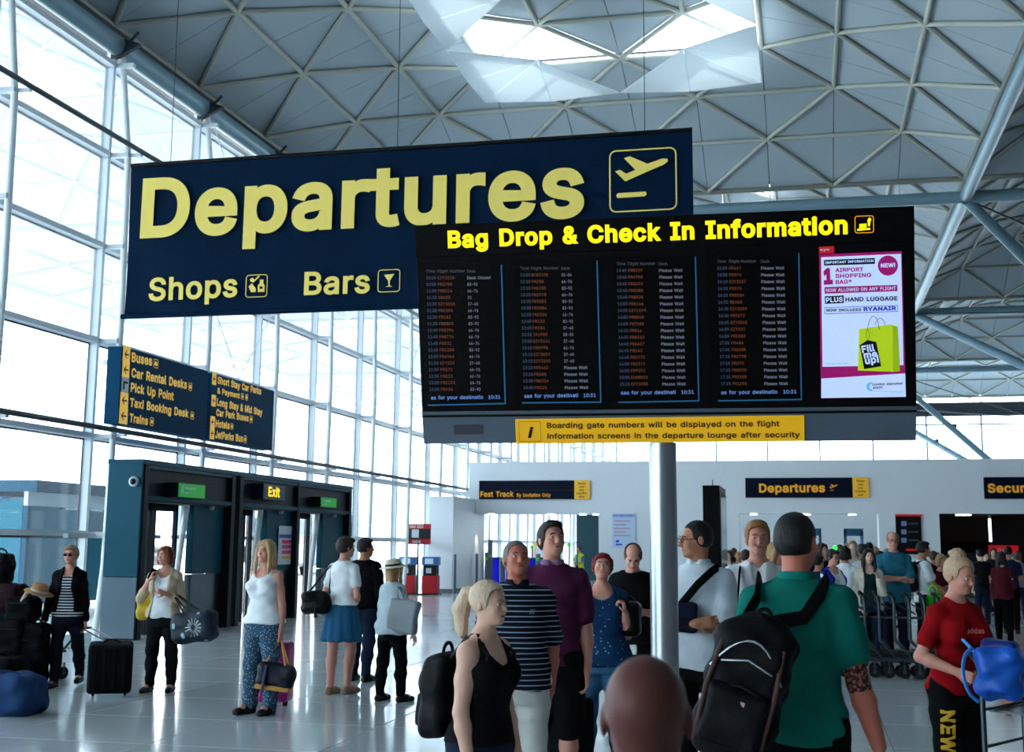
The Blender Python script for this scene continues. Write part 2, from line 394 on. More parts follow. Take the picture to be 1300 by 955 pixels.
# beams along the module lines
bm_ = thing('trim_1', 'blue grey tubular steel roof beams on the module lines', 'roof beam', kind='structure')
XL = [MX0, MX1, MX1+17.6, MX1+35.2]; YL = [MY0+18*k for k in range(-1, 6)]
BZ = 11.2
for y in YL:
    for x0, x1 in zip(XL[:-1], XL[1:]): tb('cross_beam', [(x0+.1, y, BZ), (x1-.1, y, BZ)], .17, teal_steel, bm_, 14)
    tb('canopy_beam', [(MX0-17.6, y, BZ), (MX0-.4, y, BZ)], .17, white_steel, bm_, 10)
for x in XL[1:]+[MX0-17.6]:
    for y0, y1 in zip(YL[:-1], YL[1:]): tb('long_beam', [(x, y0+.1, BZ), (x, y1-.1, BZ)], .17, teal_steel if x > 0 else white_steel, bm_, 14)
for y0, y1 in zip(YL[:-1], YL[1:]):
    tb('eaves_beam', [(MX0+.35, y0, 11.1), (MX0+.35, y1, 11.1)], .2, teal_steel, bm_, 14)
    bx('eaves_gutter', (MX0-.05, y0, 11.05), (MX0+.12, y1, 11.62), dark_rail, bm_)
st = MB()
for y in YL[2:5]:
    for x in XL[:-1]:
        for q in range(5): st.tube([(x+1.76*2*(q+.5)-.0, y, BZ+.1), (x+1.76*2*(q+.5), y, 11.7)], .02, 5)
st.build('beam_studs', white_steel, bm_, kind='stuff')
# tree columns: four raking struts spread from each trunk cluster to the corners of a module
def tree(cx, cy, lab):
    t = thing('steel_tree_column', lab, 'column', (cx, cy, 0), kind='structure')
    for sx in (1, -1):
        for sy in (1, -1):
            tb('trunk', [(sx*1.7, sy*1.7, 0), (sx*1.7, sy*1.7, 5.8)], .23, teal_steel, t, 14)
            tb('strut', [(sx*1.7, sy*1.7, 5.7), (sx*8.78, sy*8.98, 11.12)], [.2, .15], teal_steel, t, 14)
            tb('tie_rod', [(sx*1.7, sy*1.7, 5.7), (0, 0, 9.4), (-sx*8.6, sy*8.8, 11.1)], .03, dark_rail, t, 6)
            MB().ell((sx*5.0, sy*5.1, 8.45), (.14, .14, .14), 8).build('strut_collar', dark_rail, t)
    for q in range(4):
        a = [(1.7, 1.7), (1.7, -1.7), (-1.7, -1.7), (-1.7, 1.7)]; tb('brace', [(*a[q], 3.4), (*a[(q+1) % 4], 3.4)], .1, teal_steel, t, 8)
tree(13.3, 44.8, 'raking blue grey strut of the steel roof tree at right below the first beam joint')
tree(13.3, 80.8, 'steel roof tree far beyond the white wall near the end windows')
# ------------------------------------------------------------------ glass facade at left
wl = thing('wall_left', 'tall glass facade with white mullions and bowed tube posts', 'glass wall', kind='structure')
ZT = [1.78, 3.56, 5.34, 7.14, 8.93, 10.72]
NB0, NB1 = -9, 18
pm = {}
for a_, (z0, z1) in enumerate(zip([0.02]+ZT[:-1], ZT)):
    pm[a_] = MB().box((-.012, .05, z0+.04), (.012, BAY-.05, z1-.04)).mesh('pane', pane_m if a_ < 3 else pane_u)
mul = MB().box((-.02, -.045, 0), (.13, .045, 11.0)).mesh('mullion', grey_frame)
gas = MB().box((-.035, -.075, 0), (-.02, .05, 10.72)).mesh('gasket', gasket)
post = MB().tube([(.34, .12, 0), (.44, .12, 1.2), (.47, .12, 3.4), (.5, .12, 5.6), (.45, .12, 8.9), (.2, .12, 11.0)], .062, 10).mesh('bowed_post', white_steel)
tra = MB().box((-.02, .05, -.05), (.16, BAY-.05, .05)).mesh('transom', grey_frame)
tga = MB().box((-.03, .05, -.085), (-.018, BAY-.05, -.05)).mesh('transom_gasket', gasket)
arm = MB().box((.12, .02, -.05), (.5, .12, .03)).mesh('bracket_arm', grey_frame)
brk = MB().prism([(0, 0), (.55, .25), (.6, .3), (0, .5)], -.05, .05).tube([(.1, 0, .1), (.55, 0, .55)], .03, 6).mesh('eaves_bracket', dark_rail)
for k_ in range(NB0, NB1):
    y = Y0+BAY*k_
    if y > 88: break
    link('mullion', mul, wl, (GX, y, 0)); link('gasket', gas, wl, (GX, y, 0)); link('bowed_post', post, wl, (GX, y, 0)); link('eaves_bracket', brk, wl, (GX+.05, y, 10.8))
    for a_, z in enumerate(ZT):
        door = 19.5 < y+1.8 < 30.5 and a_ < 1
        link('bracket_arm', arm, wl, (GX, y, z))
        if not door: link('transom', tra, wl, (GX, y, z)); link('transom_gasket', tga, wl, (GX, y, z))
        if not door: link('pane', pm[a_], wl, (GX, y, 0))
for z in (9.0, 3.64):
    tb('rail_tube', [(-12.2, -12, z), (-12.2, 88, z)], .05, dark_rail, wl, 8)
    st = MB()
    for k_ in range(NB0, NB1): st.box((-12.42, Y0+BAY*k_+.14, z-.09), (-12.2, Y0+BAY*k_+.22, z-.03))
    st.build('rail_brackets', grey_frame, wl, kind='stuff')
cb = MB()
for k_ in (1, 5, 9, 13):
    for (za, zb) in ((3.5, 7.1), (7.1, 10.7)):
        y = Y0+BAY*k_; cb.tube([(-12.5, y+.1, za), (-12.5, y+BAY, zb)], .012, 5); cb.tube([(-12.5, y+.1, zb), (-12.5, y+BAY, za)], .012, 5)
cb.build('brace_cables', grey_frame, wl, kind='stuff')
# far end glazing
we = thing('wall_far', 'bright glazed end wall seen above the white partition', 'glass wall', (0, 89.7, 0), kind='structure')
pe = MB().box((.05, -.012, 0), (3.4, .012, 2.6)).mesh('pane', pane_m)
for i in range(14):
    x = -13.1+3.52*i
    bx('mullion', (x-.06, -.12, 0), (x+.06, .1, 11), teal_steel, we)
    for z in (1.6, 4.35, 7.1): link('pane', pe, we, (x+.05, 0, z))
for z in (1.5, 4.25, 7.0, 9.8): bx('transom', (-13.1, -.1, z), (40, .1, z+.1), teal_steel, we)
bx('eaves_band', (-13.1, -.2, 10.4), (40, .2, 11.3), dark_rail, we)
# the rest of the terminal behind and right of the viewer
hallw = mat('hall_wall_grey', (120, 128, 134), .7)
bx('wall_front', (-13, -18.6, 0), (40, -18.2, 11.6), hallw, None)
tag(bpy.data.objects['wall_front'], 'plain grey end wall of the hall behind the viewer', 'wall', kind='structure')
bx('wall_right', (39.8, -18.2, 0), (40.2, 90, 11.6), hallw, None); tag(bpy.data.objects['wall_right'], 'plain grey side wall far right of the hall', 'wall', kind='structure')
# ------------------------------------------------------------------ white partition with three openings
WY = 45.0; wallw = mat('partition_white', (232, 236, 240), .45, var=.03, scale=.7)
wb = thing('wall_back', 'white partition wall with sign boards over three openings', 'wall', (0, WY, 0), kind='structure')
wt = 4.6
def wseg(x0, x1, z0, z1, nm='wall_panel'): return bx(nm, (x0, 0, z0), (x1, .3, z1), wallw, wb)
wseg(-12.0, -11.85, 0, wt); wseg(-11.85, -7.22, 2.75, wt); wseg(-7.22, -2.31, 0, wt); wseg(-2.31, 2.35, 2.77, wt); wseg(2.35, 4.31, 0, wt); wseg(4.31, 12, 2.78, wt); wseg(12, 24, 0, wt)
# openings: jambs and soffits
for x0, x1, z, dpt in ((-11.85, -7.22, 2.75, 1.8), (-2.31, 2.35, 2.77, 1.2)):
    bx('jamb', (x0-.15, .3, 0), (x0, dpt, z+.2), wallw, wb); bx('jamb', (x1, .3, 0), (x1+.15, dpt, z+.2), wallw, wb); bx('soffit', (x0-.15, .3, z), (x1+.15, dpt, z+.2), wallw, wb)
base_m = mat('steel_skirting', (110, 118, 124), .35, .5)
bs = thing('baseboard_back', 'grey skirting along the foot of the white wall', 'skirting', kind='structure')
for x0, x1 in ((-7.2, -2.33), (2.37, 4.3)): bx('skirting', (x0, WY-.02, 0), (x1, WY-.001, .14), base_m, bs)
blk = thing('wall_left_return', 'white boxed wall block beside the fast track opening', 'wall block', (-12.1, 41.65, 0), kind='structure')
MB().prism([(-.5, 0), (.36, 0), (.36, 3.25), (-.5, 3.25)], .35, 3.34).build('block', wallw, blk); bx('skirting', (-.5, .33, 0), (.36, .349, .14), base_m, blk)
bx('side_skirting', (.361, .36, 0), (.375, 3.3, .14), base_m, blk)
guard = mat('steel_post', (120, 132, 142), .35, .6)
for q, (x, yg) in enumerate(((-11.60, 41.80), (-11.56, 44.6), (-7.15, 44.35), (4.15, 44.35))):
    tag(tb('guard_post', [(x, yg, 0), (x, yg, 1.3 if q < 3 else 1.5)], .05, guard, n=10), ['grey corner guard post on the white block', 'grey guard post at left of the fast track opening', 'grey guard post at right of the fast track opening', 'dark guard post at left edge of the security opening'][q], 'post')
# the dim security entrance at right
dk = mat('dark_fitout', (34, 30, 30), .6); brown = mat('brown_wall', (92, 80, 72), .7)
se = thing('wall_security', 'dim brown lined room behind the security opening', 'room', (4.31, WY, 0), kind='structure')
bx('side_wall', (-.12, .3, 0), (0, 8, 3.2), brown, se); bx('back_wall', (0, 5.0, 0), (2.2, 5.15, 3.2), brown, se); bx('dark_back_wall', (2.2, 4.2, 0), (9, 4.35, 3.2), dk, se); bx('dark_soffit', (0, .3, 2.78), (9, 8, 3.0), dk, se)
# area behind the white wall: low white screens
sc_ = thing('wall_screen', 'pale partition screen beyond the departures opening', 'screen', (0, 58, 0), kind='structure')
bx('screen_panel', (-5.4, 0, 0), (1.6, .12, 2.35), wallw, sc_); bx('high_panel', (-6, 8, 0), (7.5, 8.2, 4.4), wallw, sc_)
tealb = mat('teal_dark_panel', (22, 62, 72), .45)
tp = thing('wall_teal', 'dark teal service block seen through the fast track opening', 'block', (-11.6, 60, 0), kind='structure')
bx('tower', (0.9, 0, 0), (2.4, 2, 4.4), tealb, tp); bx('panel', (4.4, -1, 0), (6.2, 1, 3.0), tealb, tp); bx('canopy', (2.4, -.4, 2.55), (4.4, 1, 2.95), tealb, tp)
# ------------------------------------------------------------------ exit portal
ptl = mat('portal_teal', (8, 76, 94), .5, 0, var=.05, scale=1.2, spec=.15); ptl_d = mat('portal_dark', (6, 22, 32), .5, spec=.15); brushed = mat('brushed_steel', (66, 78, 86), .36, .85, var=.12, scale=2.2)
PX = -11.1
po = thing('door_1', 'dark blue green exit lobby with three doorways in the facade', 'exit portal', (PX, 0, 0), kind='structure')
bx('roof_slab', (-.68, 19.9, 2.97), (0, 30.3, 3.05), ptl, po)
bx('end_panel', (-.66, 19.9, 1.05), (-.02, 19.96, 2.97), ptl, po, .004); bx('end_panel_steel', (-.66, 19.9, .02), (-.02, 19.96, 1.04), brushed, po, .004)
bx('end_panel_joint', (-.655, 19.905, 2.27), (-.025, 19.96, 2.275), ptl_d, po)
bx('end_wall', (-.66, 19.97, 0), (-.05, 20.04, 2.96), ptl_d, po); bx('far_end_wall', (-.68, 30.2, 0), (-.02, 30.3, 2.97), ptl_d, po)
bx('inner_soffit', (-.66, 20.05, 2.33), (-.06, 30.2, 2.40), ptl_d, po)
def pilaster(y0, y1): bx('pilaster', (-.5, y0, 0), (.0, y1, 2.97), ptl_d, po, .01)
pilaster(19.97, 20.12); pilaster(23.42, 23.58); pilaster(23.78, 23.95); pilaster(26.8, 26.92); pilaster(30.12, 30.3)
for (y0, y1, p0, lab) in ((20.12, 23.42, 22.15, 1), (23.95, 26.8, 25.5, 2), (26.92, 30.12, 28.75, 3)):
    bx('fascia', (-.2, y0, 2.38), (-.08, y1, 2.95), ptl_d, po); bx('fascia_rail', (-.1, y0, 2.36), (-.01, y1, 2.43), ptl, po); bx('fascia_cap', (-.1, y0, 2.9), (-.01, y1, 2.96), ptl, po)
    bx('wall_panel', (-.3, p0, 1.05), (-.16, y1, 2.36), ptl, po, .004); bx('kick_panel', (-.3, p0, .02), (-.16, y1, 1.04), brushed, po, .004)
    d = MB(); x = -.55
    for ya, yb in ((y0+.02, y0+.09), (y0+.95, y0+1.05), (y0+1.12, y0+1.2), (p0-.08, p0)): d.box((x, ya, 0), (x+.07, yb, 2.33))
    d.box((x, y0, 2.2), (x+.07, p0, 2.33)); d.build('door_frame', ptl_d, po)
    dl = bx('door_leaf', (x+.02, y0+.1, .05), (x+.04, y0+.95, 2.2), pane_m, po); bx('push_bar', (x+.06, y0+.5, .98), (x+.1, y0+.95, 1.03), brushed, dl)
    MB().tube([(-.35, p0-.28, 0), (-.33, p0-.22, 1.1), (-.25, p0-.12, 2.36)], .06, 8).build('bowed_post', white_steel, po)
    bx('inner_mullion', (-1.6, y0+1.3, 0), (-1.5, y0+1.42, 2.35), grey_frame, po); bx('inner_transom', (-1.6, y0, 1.7), (-1.5, y1, 1.78), grey_frame, po)
    MB().ell((-.1, p0+.6, 2.3), (.06, .06, .05), 10).build('soffit_sensor', mat('sensor_white', (200, 205, 210), .4), po)
cam_d = thing('dome_camera', 'small round security camera on the blue end panel of the exit lobby', 'camera', (PX-.14, 19.86, 2.66))
MB().lathe([(.09, 0), (.09, .03), (.06, .04)], 16).build('housing', mat('camera_white', (190, 196, 200), .4), cam_d).rotation_euler = (math.pi/2, 0, 0)
MB().ell((0, -.04, 0), (.055, .05, .055)).build('lens_dome', mat('black_gloss', (8, 9, 11), .12), cam_d)
# ------------------------------------------------------------------ outside
gr = thing('ground_outside', 'pale concrete forecourt outside the glass', 'forecourt', kind='structure')
bx('paving', (-140, -40, -.5), (-13, 160, -.05), mat('concrete_light', (232, 234, 234), .8, var=.08, scale=.3), gr)
# ================================================================== signs
navy = mat('banner_navy', (2, 30, 56), .8, var=.15, scale=2.5, bump=.15, spec=.08); navy_s = mat('sign_navy', (4, 62, 94), .7, spec=.08); ink = mat('sign_black', (6, 8, 12), .4, spec=.15)
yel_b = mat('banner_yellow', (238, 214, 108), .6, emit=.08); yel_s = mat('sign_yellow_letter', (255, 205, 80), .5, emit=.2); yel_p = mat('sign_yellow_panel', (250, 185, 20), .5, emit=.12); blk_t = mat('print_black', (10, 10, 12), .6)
wht_p = mat('print_white', (225, 232, 238), .6)
class Plane:
    """a real sign plane: o origin, ex right, ez up, ey away from the reader"""
    def __init__(s, o, ex, ey, ez):
        s.M = Matrix.Identity(4)
        for i in range(3): s.M[i][0], s.M[i][1], s.M[i][2], s.M[i][3] = ex[i], ey[i], ez[i], o[i]
        s.I = s.M.inverted(); s.o = Vector(o); s.n = Vector(ey)
    def uv(s, px, py):
        d = ray(px, py); t = (s.o-CAM).dot(s.n)/d.dot(s.n); p = s.I @ (CAM+d*t); return p.x, p.z
def tpx(s, m, parent, pl, a, b, top, y=-.006, bold=.02, res=3, name='lettering', words=False):
    """lettering whose baseline runs from pixel a to pixel b, capitals up to pixel row top above a"""
    u0, v0 = pl.uv(*a); u1, v1 = pl.uv(*b); _, v2 = pl.uv(a[0], top)
    return text(s, m, parent, u0, v0, v2-v0, math.hypot(u1-u0, v1-v0), y, bold, res, name, rot=math.atan2(v1-v0, u1-u0), words=words)
def poly(pl, pts, m, parent, name, y=-.005, th=.004):
    q = [pl.uv(*p) for p in pts]; a = sum(q[i][0]*q[(i+1) % len(q)][1]-q[(i+1) % len(q)][0]*q[i][1] for i in range(len(q)))
    if a < 0: q = q[::-1]
    return MB().prism(q, y, y+th).build(name, m, parent)
def rect(pl, x0, y0, x1, y1, m, parent, name, y=-.005, th=.004):
    u0, v0 = pl.uv(x0, y0); u1, v1 = pl.uv(x1, y1); return MB().box((min(u0,u1), y, min(v0,v1)), (max(u0,u1), y+th, max(v0,v1))).build(name, m, parent)
def outline(pl, x0, y0, x1, y1, m, parent, t=.02, rad=.05, y=-.005, name='icon_frame'):
    u0, v0 = pl.uv(x0, y1); u1, v1 = pl.uv(x1, y0); return frame_rect(u0, v0, u1, v1, t, rad, y).build(name, m, parent)
EX, EY, EZ = Vector((1,0,0)), Vector((0,1,0)), Vector((0,0,1))
PLANE_G = [(482,745),(503,738),(530,755),(570,738),(520,688),(545,679),(622,712),(685,689),(708,690),(711,700),(692,715),(620,746),(526,788)]
# ---- big fabric banner
by = 17.8; bo = Vector((-5.96, by, 6.385)); BP = Plane(bo, EX, EY, EZ)
ban = thing('hanging_banner', 'large navy fabric banner reading Departures, Shops and Bars in yellow', 'banner', M=BP.M)
wv, hv = 4.49, 1.235; nx = 60; nz = 12; vs, fs = [], []
for j in range(nz+1):
    for i in range(nx+1):
        u = i/nx; v = j/nz; amp = .012+.03*max(0, 1-u*7); z = -hv+2*hv*v
        vs.append((-wv+2*wv*u + (.03*(1-v) if i == 0 else 0), amp*math.sin(u*31+v*3)*(1.1-v)+.025, z))
for j in range(nz):
    for i in range(nx): a = j*(nx+1)+i; fs.append((a, a+1, a+nx+2, a+nx+1))
MB().add(vs, fs, True).build('fabric', navy, ban)
MB().tube([(-wv, .03, hv), (wv, .03, hv)], .035, 10).build('top_batten', ink, ban); MB().tube([(-wv-.02, .03, -hv), (wv+.02, .03, -hv)], .04, 10).build('bottom_batten', navy, ban)
for x in (-3.8, 0, 3.8): tb('suspension_wire', [(x, .03, hv), (x, 0, BZ-bo.z)], .006, dark_rail, ban, 5)
tpx('Departures', yel_b, ban, BP, (178.5, 303.5), (742, 276.5), 227.7, -.03, .027, 8)
tpx('Shops', yel_b, ban, BP, (189.5, 383), (302, 377.5), 353.8, -.03, .022, 5); tpx('Bars', yel_b, ban, BP, (386.5, 375.4), (470, 372.6), 346, -.03, .022, 5)
outline(BP, 312.3, 348.6, 341, 378.5, yel_b, ban, .012, .05, -.03); outline(BP, 480, 342, 509, 372, yel_b, ban, .012, .05, -.03); outline(BP, 774, 187, 859, 271, yel_b, ban, .02, .1, -.03)
c6 = lambda x, y: (640+x*.2932, y*.2932); c8 = lambda x, y: (150+x*.1571, 320+y*.1571)
poly(BP, [c6(*p) for p in PLANE_G], yel_b, ban, 'plane_symbol', -.03); poly(BP, [c6(*p) for p in ((488,846),(494,839),(612,832),(618,838),(616,848),(608,852),(494,860),(488,856))], yel_b, ban, 'runway_bar', -.03)
poly(BP, [c8(*p) for p in ((1072,222),(1095,212),(1108,228),(1140,195),(1152,200),(1112,238),(1096,250),(1074,240))], yel_b, ban, 'brush_symbol', -.03)
poly(BP, [c8(*p) for p in ((1060,282),(1088,256),(1104,280),(1118,296),(1118,326),(1080,328))], yel_b, ban, 'brush_symbol', -.03)
poly(BP, [c8(*p) for p in ((1135,272),(1150,258),(1152,226),(1182,226),(1178,254),(1190,272),(1188,324),(1134,326))], yel_b, ban, 'bottle_symbol', -.03)
poly(BP, [c8(*p) for p in ((1150,282),(1174,280),(1174,300),(1150,302))], navy, ban, 'bottle_label', -.032)
c1 = lambda x, y: (140+x*.3077, 160+y*.3077)
poly(BP, [c1(*p) for p in ((1132,616),(1174,612),(1156,640),(1155,660),(1166,664),(1138,666),(1150,660),(1149,641))], yel_b, ban, 'glass_symbol', -.03)
# ---- flight information board on its pole
ya, ti = .04140, .2226; ex = Vector((math.cos(ya), math.sin(ya), 0)); nn = Vector((-math.sin(ya), math.cos(ya), 0)); ez = EZ*math.cos(ti)-nn*math.sin(ti); ey = nn*math.cos(ti)+EZ*math.sin(ti)
QP = Plane(Vector((-.85, 7.6, 3.047)), ex, ey, ez); bw, bh = 1.505, .589
blackm = mat('board_black', (2, 2, 3), .5, spec=.1); steel_t = mat('board_grey_trim', (92, 104, 116), .42, .35, var=.12, scale=3)
brd = thing('information_board', 'black bag drop and check in information board with four screens and a poster screen', 'information board', M=QP.M)
bx('housing', (-bw, 0, -bh), (bw, .26, bh), blackm, brd, .006); bx('title_panel', (-bw, -.008, bh-.2), (bw, .004, bh), mat('title_black', (2, 2, 4), .5, spec=.1), brd, .003)
MB().prism([(-bw, -bh-.01), (-bw+.004, -bh-.203), (bw-.006, -bh-.203), (bw, -bh-.01)], .005, .2).build('bottom_trim', steel_t, brd)
bx('trim_groove', (-bw, .0, -bh-.035), (bw, .008, -bh-.022), blackm, brd); bx('trim_lip', (-bw, -.004, -bh-.015), (bw, .01, -bh+.001), steel_t, brd)
yel_t = mat('title_yellow', (255, 226, 0), .5, emit=.62)
tpx('Bag Drop & Check In Information', yel_t, brd, QP, (569.4, 315.4), (1076, 297.4), 293.0, -.012, .036, 5, words=True)
og = mat('icon_orange', (225, 150, 20), .5, emit=.6)
outline(QP, 1085, 273.5, 1109, 296.5, og, brd, .004, .015, -.012); c4 = lambda x, y: (840+x*.34555, 250+y*.34555)
poly(QP, [c4(*p) for p in ((718,118),(765,114),(765,121),(718,125))], yel_t, brd, 'icon_desk', -.012); poly(QP, [c4(*p) for p in ((726,100),(752,98),(752,113),(726,116))], yel_t, brd, 'icon_bag', -.012); poly(QP, [c4(*p) for p in ((756,84),(763,76),(770,82),(766,92),(764,108),(758,108))], yel_t, brd, 'icon_clerk', -.012)
bx('panel_seam', (-.003+QP.uv(855, 290)[0], -.01, bh-.2), (QP.uv(855, 290)[0], .003, bh), mat('seam', (60, 40, 10), .5), brd)
scr = mat('screen_glass_black', (1, 2, 3), .3, spec=.12); edge = mat('painted_edge_glint', (20, 70, 100), .4, emit=.7)
tw = mat('screen_text_white', (120, 122, 140), .5, emit=.34); tb_ = mat('screen_text_blue', (58, 72, 100), .5, emit=.4); to = mat('screen_text_orange', (104, 54, 24), .5, emit=.4); th_ = mat('screen_text_grey', (68, 68, 76), .5, emit=.4); tk = mat('screen_ticker_blue', (96, 128, 190), .5, emit=.5)
S1 = '10:10 EZY3226 Desk Closed|10:50 FR3788 83-92|11:00 FR8014 66-76|11:10 GR603 21|11:30 EZY3003 37-40|11:30 FR2304 66-76|11:30 FR182 83-92|11:35 FR8803 83-92|11:40 FR8296 66-76|11:40 FR8776 66-76|11:45 FR531 66-76|11:45 FR1288 83-92|11:50 FR6066 66-76|11:55 EZY233 37-40|11:55 FR372 66-76|11:55 FR832 66-76|12:00 FR2133 66-76|12:00 FR436 83-92'
S2 = '12:00 BCR2108 01-04|12:10 FR258 66-76|12:10 FR8280 83-92|12:25 FR2978 66-76|12:25 FR9051 83-92|12:30 FR2084 83-92|12:35 FR2336 66-76|12:40 FR232 83-92|12:45 FR584 37-40|12:55 TK1980 28-30|13:00 EZY3141 37-40|13:10 FR5998 66-76|13:15 EZY3057 37-40|13:15 EZY3205 37-40|13:15 FR2462 Please Wait|13:15 FR288 Please Wait|13:35 FR8354 Please Wait|13:40 FR325 Please Wait'
S3 = '13:40 FR8219 Please Wait|13:40 FR4958 Please Wait|13:45 FR3652 Please Wait|13:45 FR5088 Please Wait|13:45 FR8828 Please Wait|13:50 FR8146 Please Wait|14:00 EZY1999 Please Wait|14:00 FR8068 Please Wait|14:05 FR7985 Please Wait|14:10 FR814 Please Wait|14:30 FR8162 Please Wait|14:40 FR6627 Please Wait|14:45 FR142 Please Wait|14:45 FR5972 Please Wait|14:50 FR2373 Please Wait|14:50 FR9292 Please Wait|15:00 EUM8552 Please Wait|15:15 EZY3085 Please Wait'
S4 = '15:20 FR467 Please Wait|15:55 FR574 Please Wait|16:10 EZY3237 Please Wait|16:10 FR375 Please Wait|16:25 FR8024 Please Wait|16:30 BE458 Please Wait|16:30 EZY3095 Please Wait|16:40 FR9273 Please Wait|16:45 EZY3065 Please Wait|16:55 EZY327 Please Wait|16:55 FR1082 Please Wait|17:05 FR486 Please Wait|17:05 FR8288 Please Wait|17:10 FR2798 Please Wait|17:10 FR292 Please Wait|17:10 FR8090 Please Wait|17:15 FR2258 Please Wait|17:15 FR1396 Please Wait'
cA = lambda x, y: (530+x*.22, 310+y*.22); cB = lambda x, y: (760+x*.21987, 310+y*.21987)
# per screen: crop map, header row (x, y), last row (x, y), flight offset, desk offset, ticker y, bezel corners
SCR = [(cA, S1, (52, 165), (72, 846), 66, 236, 896, (22, 95), (487, 118), (509, 920), (62, 928), 'as for your destinatio', (80, 380), (412, 480)),
       (cA, S2, (594, 148), (614, 836), 64, 238, 886, (545, 82), (1038, 95), (1060, 912), (605, 914), 'sas for your destinati', (618, 928), (960, 1030)),
       (cB, S3, (104, 122), (124, 816), 66, 245, 868, (20, 60), (560, 72), (580, 905), (115, 912), 'sas for your destinati', (130, 446), (478, 550)),
       (cB, S4, (684, 108), (706, 814), 68, 252, 866, (620, 45), (1157, 52), (1172, 897), (690, 903), 'as for your destinatio', (708, 1032), (1066, 1142))]
for cm, rows, h0, h1, df, dd, tky, tl, tr_, br, bl, tick, tx, cx in SCR:
    d = poly(QP, [cm(*tl), cm(*tr_), cm(*br), cm(tl[0]+20, br[1]+8)], scr, brd, 'display', -.006, .008)
    poly(QP, [cm(tr_[0]-5, tr_[1]), cm(tr_[0]+2, tr_[1]), cm(br[0]+2, br[1]), cm(br[0]-5, br[1])], edge, d, 'bezel_glint', -.009); poly(QP, [cm(bl[0], bl[1]-2), cm(br[0], br[1]-4), cm(br[0], br[1]+3), cm(bl[0], bl[1]+5)], edge, d, 'bezel_glint', -.009)  # glint on the right and lower bezel put in as glowing strips
    L = rows.split('|'); nr = len(L)
    def row(k, s, off, m, wd, hh=17):
        f = k/nr; x = h0[0]+(h1[0]-h0[0])*f+off; y = h0[1]+(h1[1]-h0[1])*f; sl_ = -.012
        tpx(s, m, d, QP, cm(x, y), cm(x+wd, y+wd*sl_), cm(x, y-hh)[1], -.011, .004, 2)
    row(0, 'Time', 0, th_, 52); row(0, 'Flight Number', df, th_, 158); row(0, 'Desk', dd, th_, 50)
    for k, r_ in enumerate(L):
        a, b_, c_ = r_.split(' ', 2); row(k+1, a, 0, tb_, 56); row(k+1, b_, df, to, 13*len(b_)+4); row(k+1, c_, dd, tw, 12*len(c_)+(2 if len(c_) > 6 else -2))
    tpx(tick, tk, d, QP, cm(tx[0], tky), cm(tx[1], tky-4), cm(0, tky-21)[1], -.011, .008, 2); tpx('10:31', tk, d, QP, cm(cx[0], tky-4), cm(cx[1], tky-5), cm(0, tky-24)[1], -.011, .008, 2)
ys = poly(QP, [(654, 532.3), (1021, 527.3), (1021.3, 560), (655.5, 563.3)], yel_p, brd, 'notice_strip', -.004, .01)
tpx('Boarding gate numbers will be displayed on the flight', blk_t, ys, QP, (694.7, 543.6), (989.5, 541.3), 536.6, -.008, .02, 3, words=True); tpx('information screens in the departure lounge after security', blk_t, ys, QP, (695, 557), (1015.5, 555.2), 550.2, -.008, .02, 3, words=True)
outline(QP, 659.5, 535, 686.5, 560.5, blk_t, ys, .002, .004, -.008); u0, v0 = QP.uv(670, 556); _, v1 = QP.uv(670, 541.5)
text('i', blk_t, ys, u0, v0, (v1-v0)*.95, .024, -.008, .03, 4, shear=.25)
rect(QP, 576, 539.5, 613, 551.5, mat('plate_dark_grey', (62, 62, 70), .5), brd, 'rating_plate', -.0, .008)
# advert screen
cP = lambda x, y: (1030+x*.2199, 310+y*.2199)
scw = mat('advert_white', (182, 200, 240), .4, emit=.4); mag = mat('advert_magenta', (150, 14, 98), .4, emit=.3); sbk = mat('advert_black', (8, 10, 24), .4); grn = mat('advert_green', (168, 196, 24), .4, emit=.35); grd = mat('advert_green_dark', (146, 172, 14), .4, emit=.3); sbl = mat('advert_blue', (30, 50, 150), .4, emit=.5); swb = mat('advert_light_blue', (70, 160, 200), .4, emit=.5)
ad = poly(QP, [cP(45, 60), cP(521, 40), cP(546, 882), cP(56, 890)], mag, brd, 'advert_screen', -.006, .006)
def P(pts, m, nm, y=-.011): return poly(QP, [cP(*p) for p in pts], m, ad, nm, -.0085 if nm == 'advert_ground' else y, .002)
def TX(s, m, a, b, top, y=-.014, bold=.03): return tpx(s, m, ad, QP, cP(*a), cP(*b), cP(0, top)[1], y, bold, 3)
P(((56, 76), (517, 56), (531, 698), (64, 708)), scw, 'advert_ground'); P(((57, 776), (541, 746), (545, 881), (57, 888)), scw, 'advert_ground')
P(((72, 92), (365, 80), (366, 114), (73, 124)), sbk, 'advert_box'); TX('IMPORTANT INFORMATION', scw, (80, 114), (357, 103), 100)
TX('1', mag, (72, 235), (124, 232), 140, bold=.06); TX('AIRPORT', mag, (137, 162), (299, 157), 138); TX('SHOPPING', mag, (138, 196), (345, 190), 172); TX('BAG*', mag, (140, 231), (232, 228), 207)
P([(441+58*math.cos(a), 124+58*math.sin(a)) for a in [k*math.pi/12 for k in range(24)]], mag, 'advert_disc'); TX('NEW!', scw, (400, 136), (483, 132), 112)
P(((75, 248), (495, 235), (496, 271), (76, 286)), mag, 'advert_box'); TX('NOW ALLOWED ON ANY FLIGHT', scw, (84, 276), (487, 263), 257, bold=.012)
P(((77, 301), (186, 296), (187, 340), (78, 345)), sbk, 'advert_box'); TX('PLUS', scw, (84, 337), (181, 333), 308); TX('HAND LUGGAGE', sbk, (196, 332), (496, 325), 307)
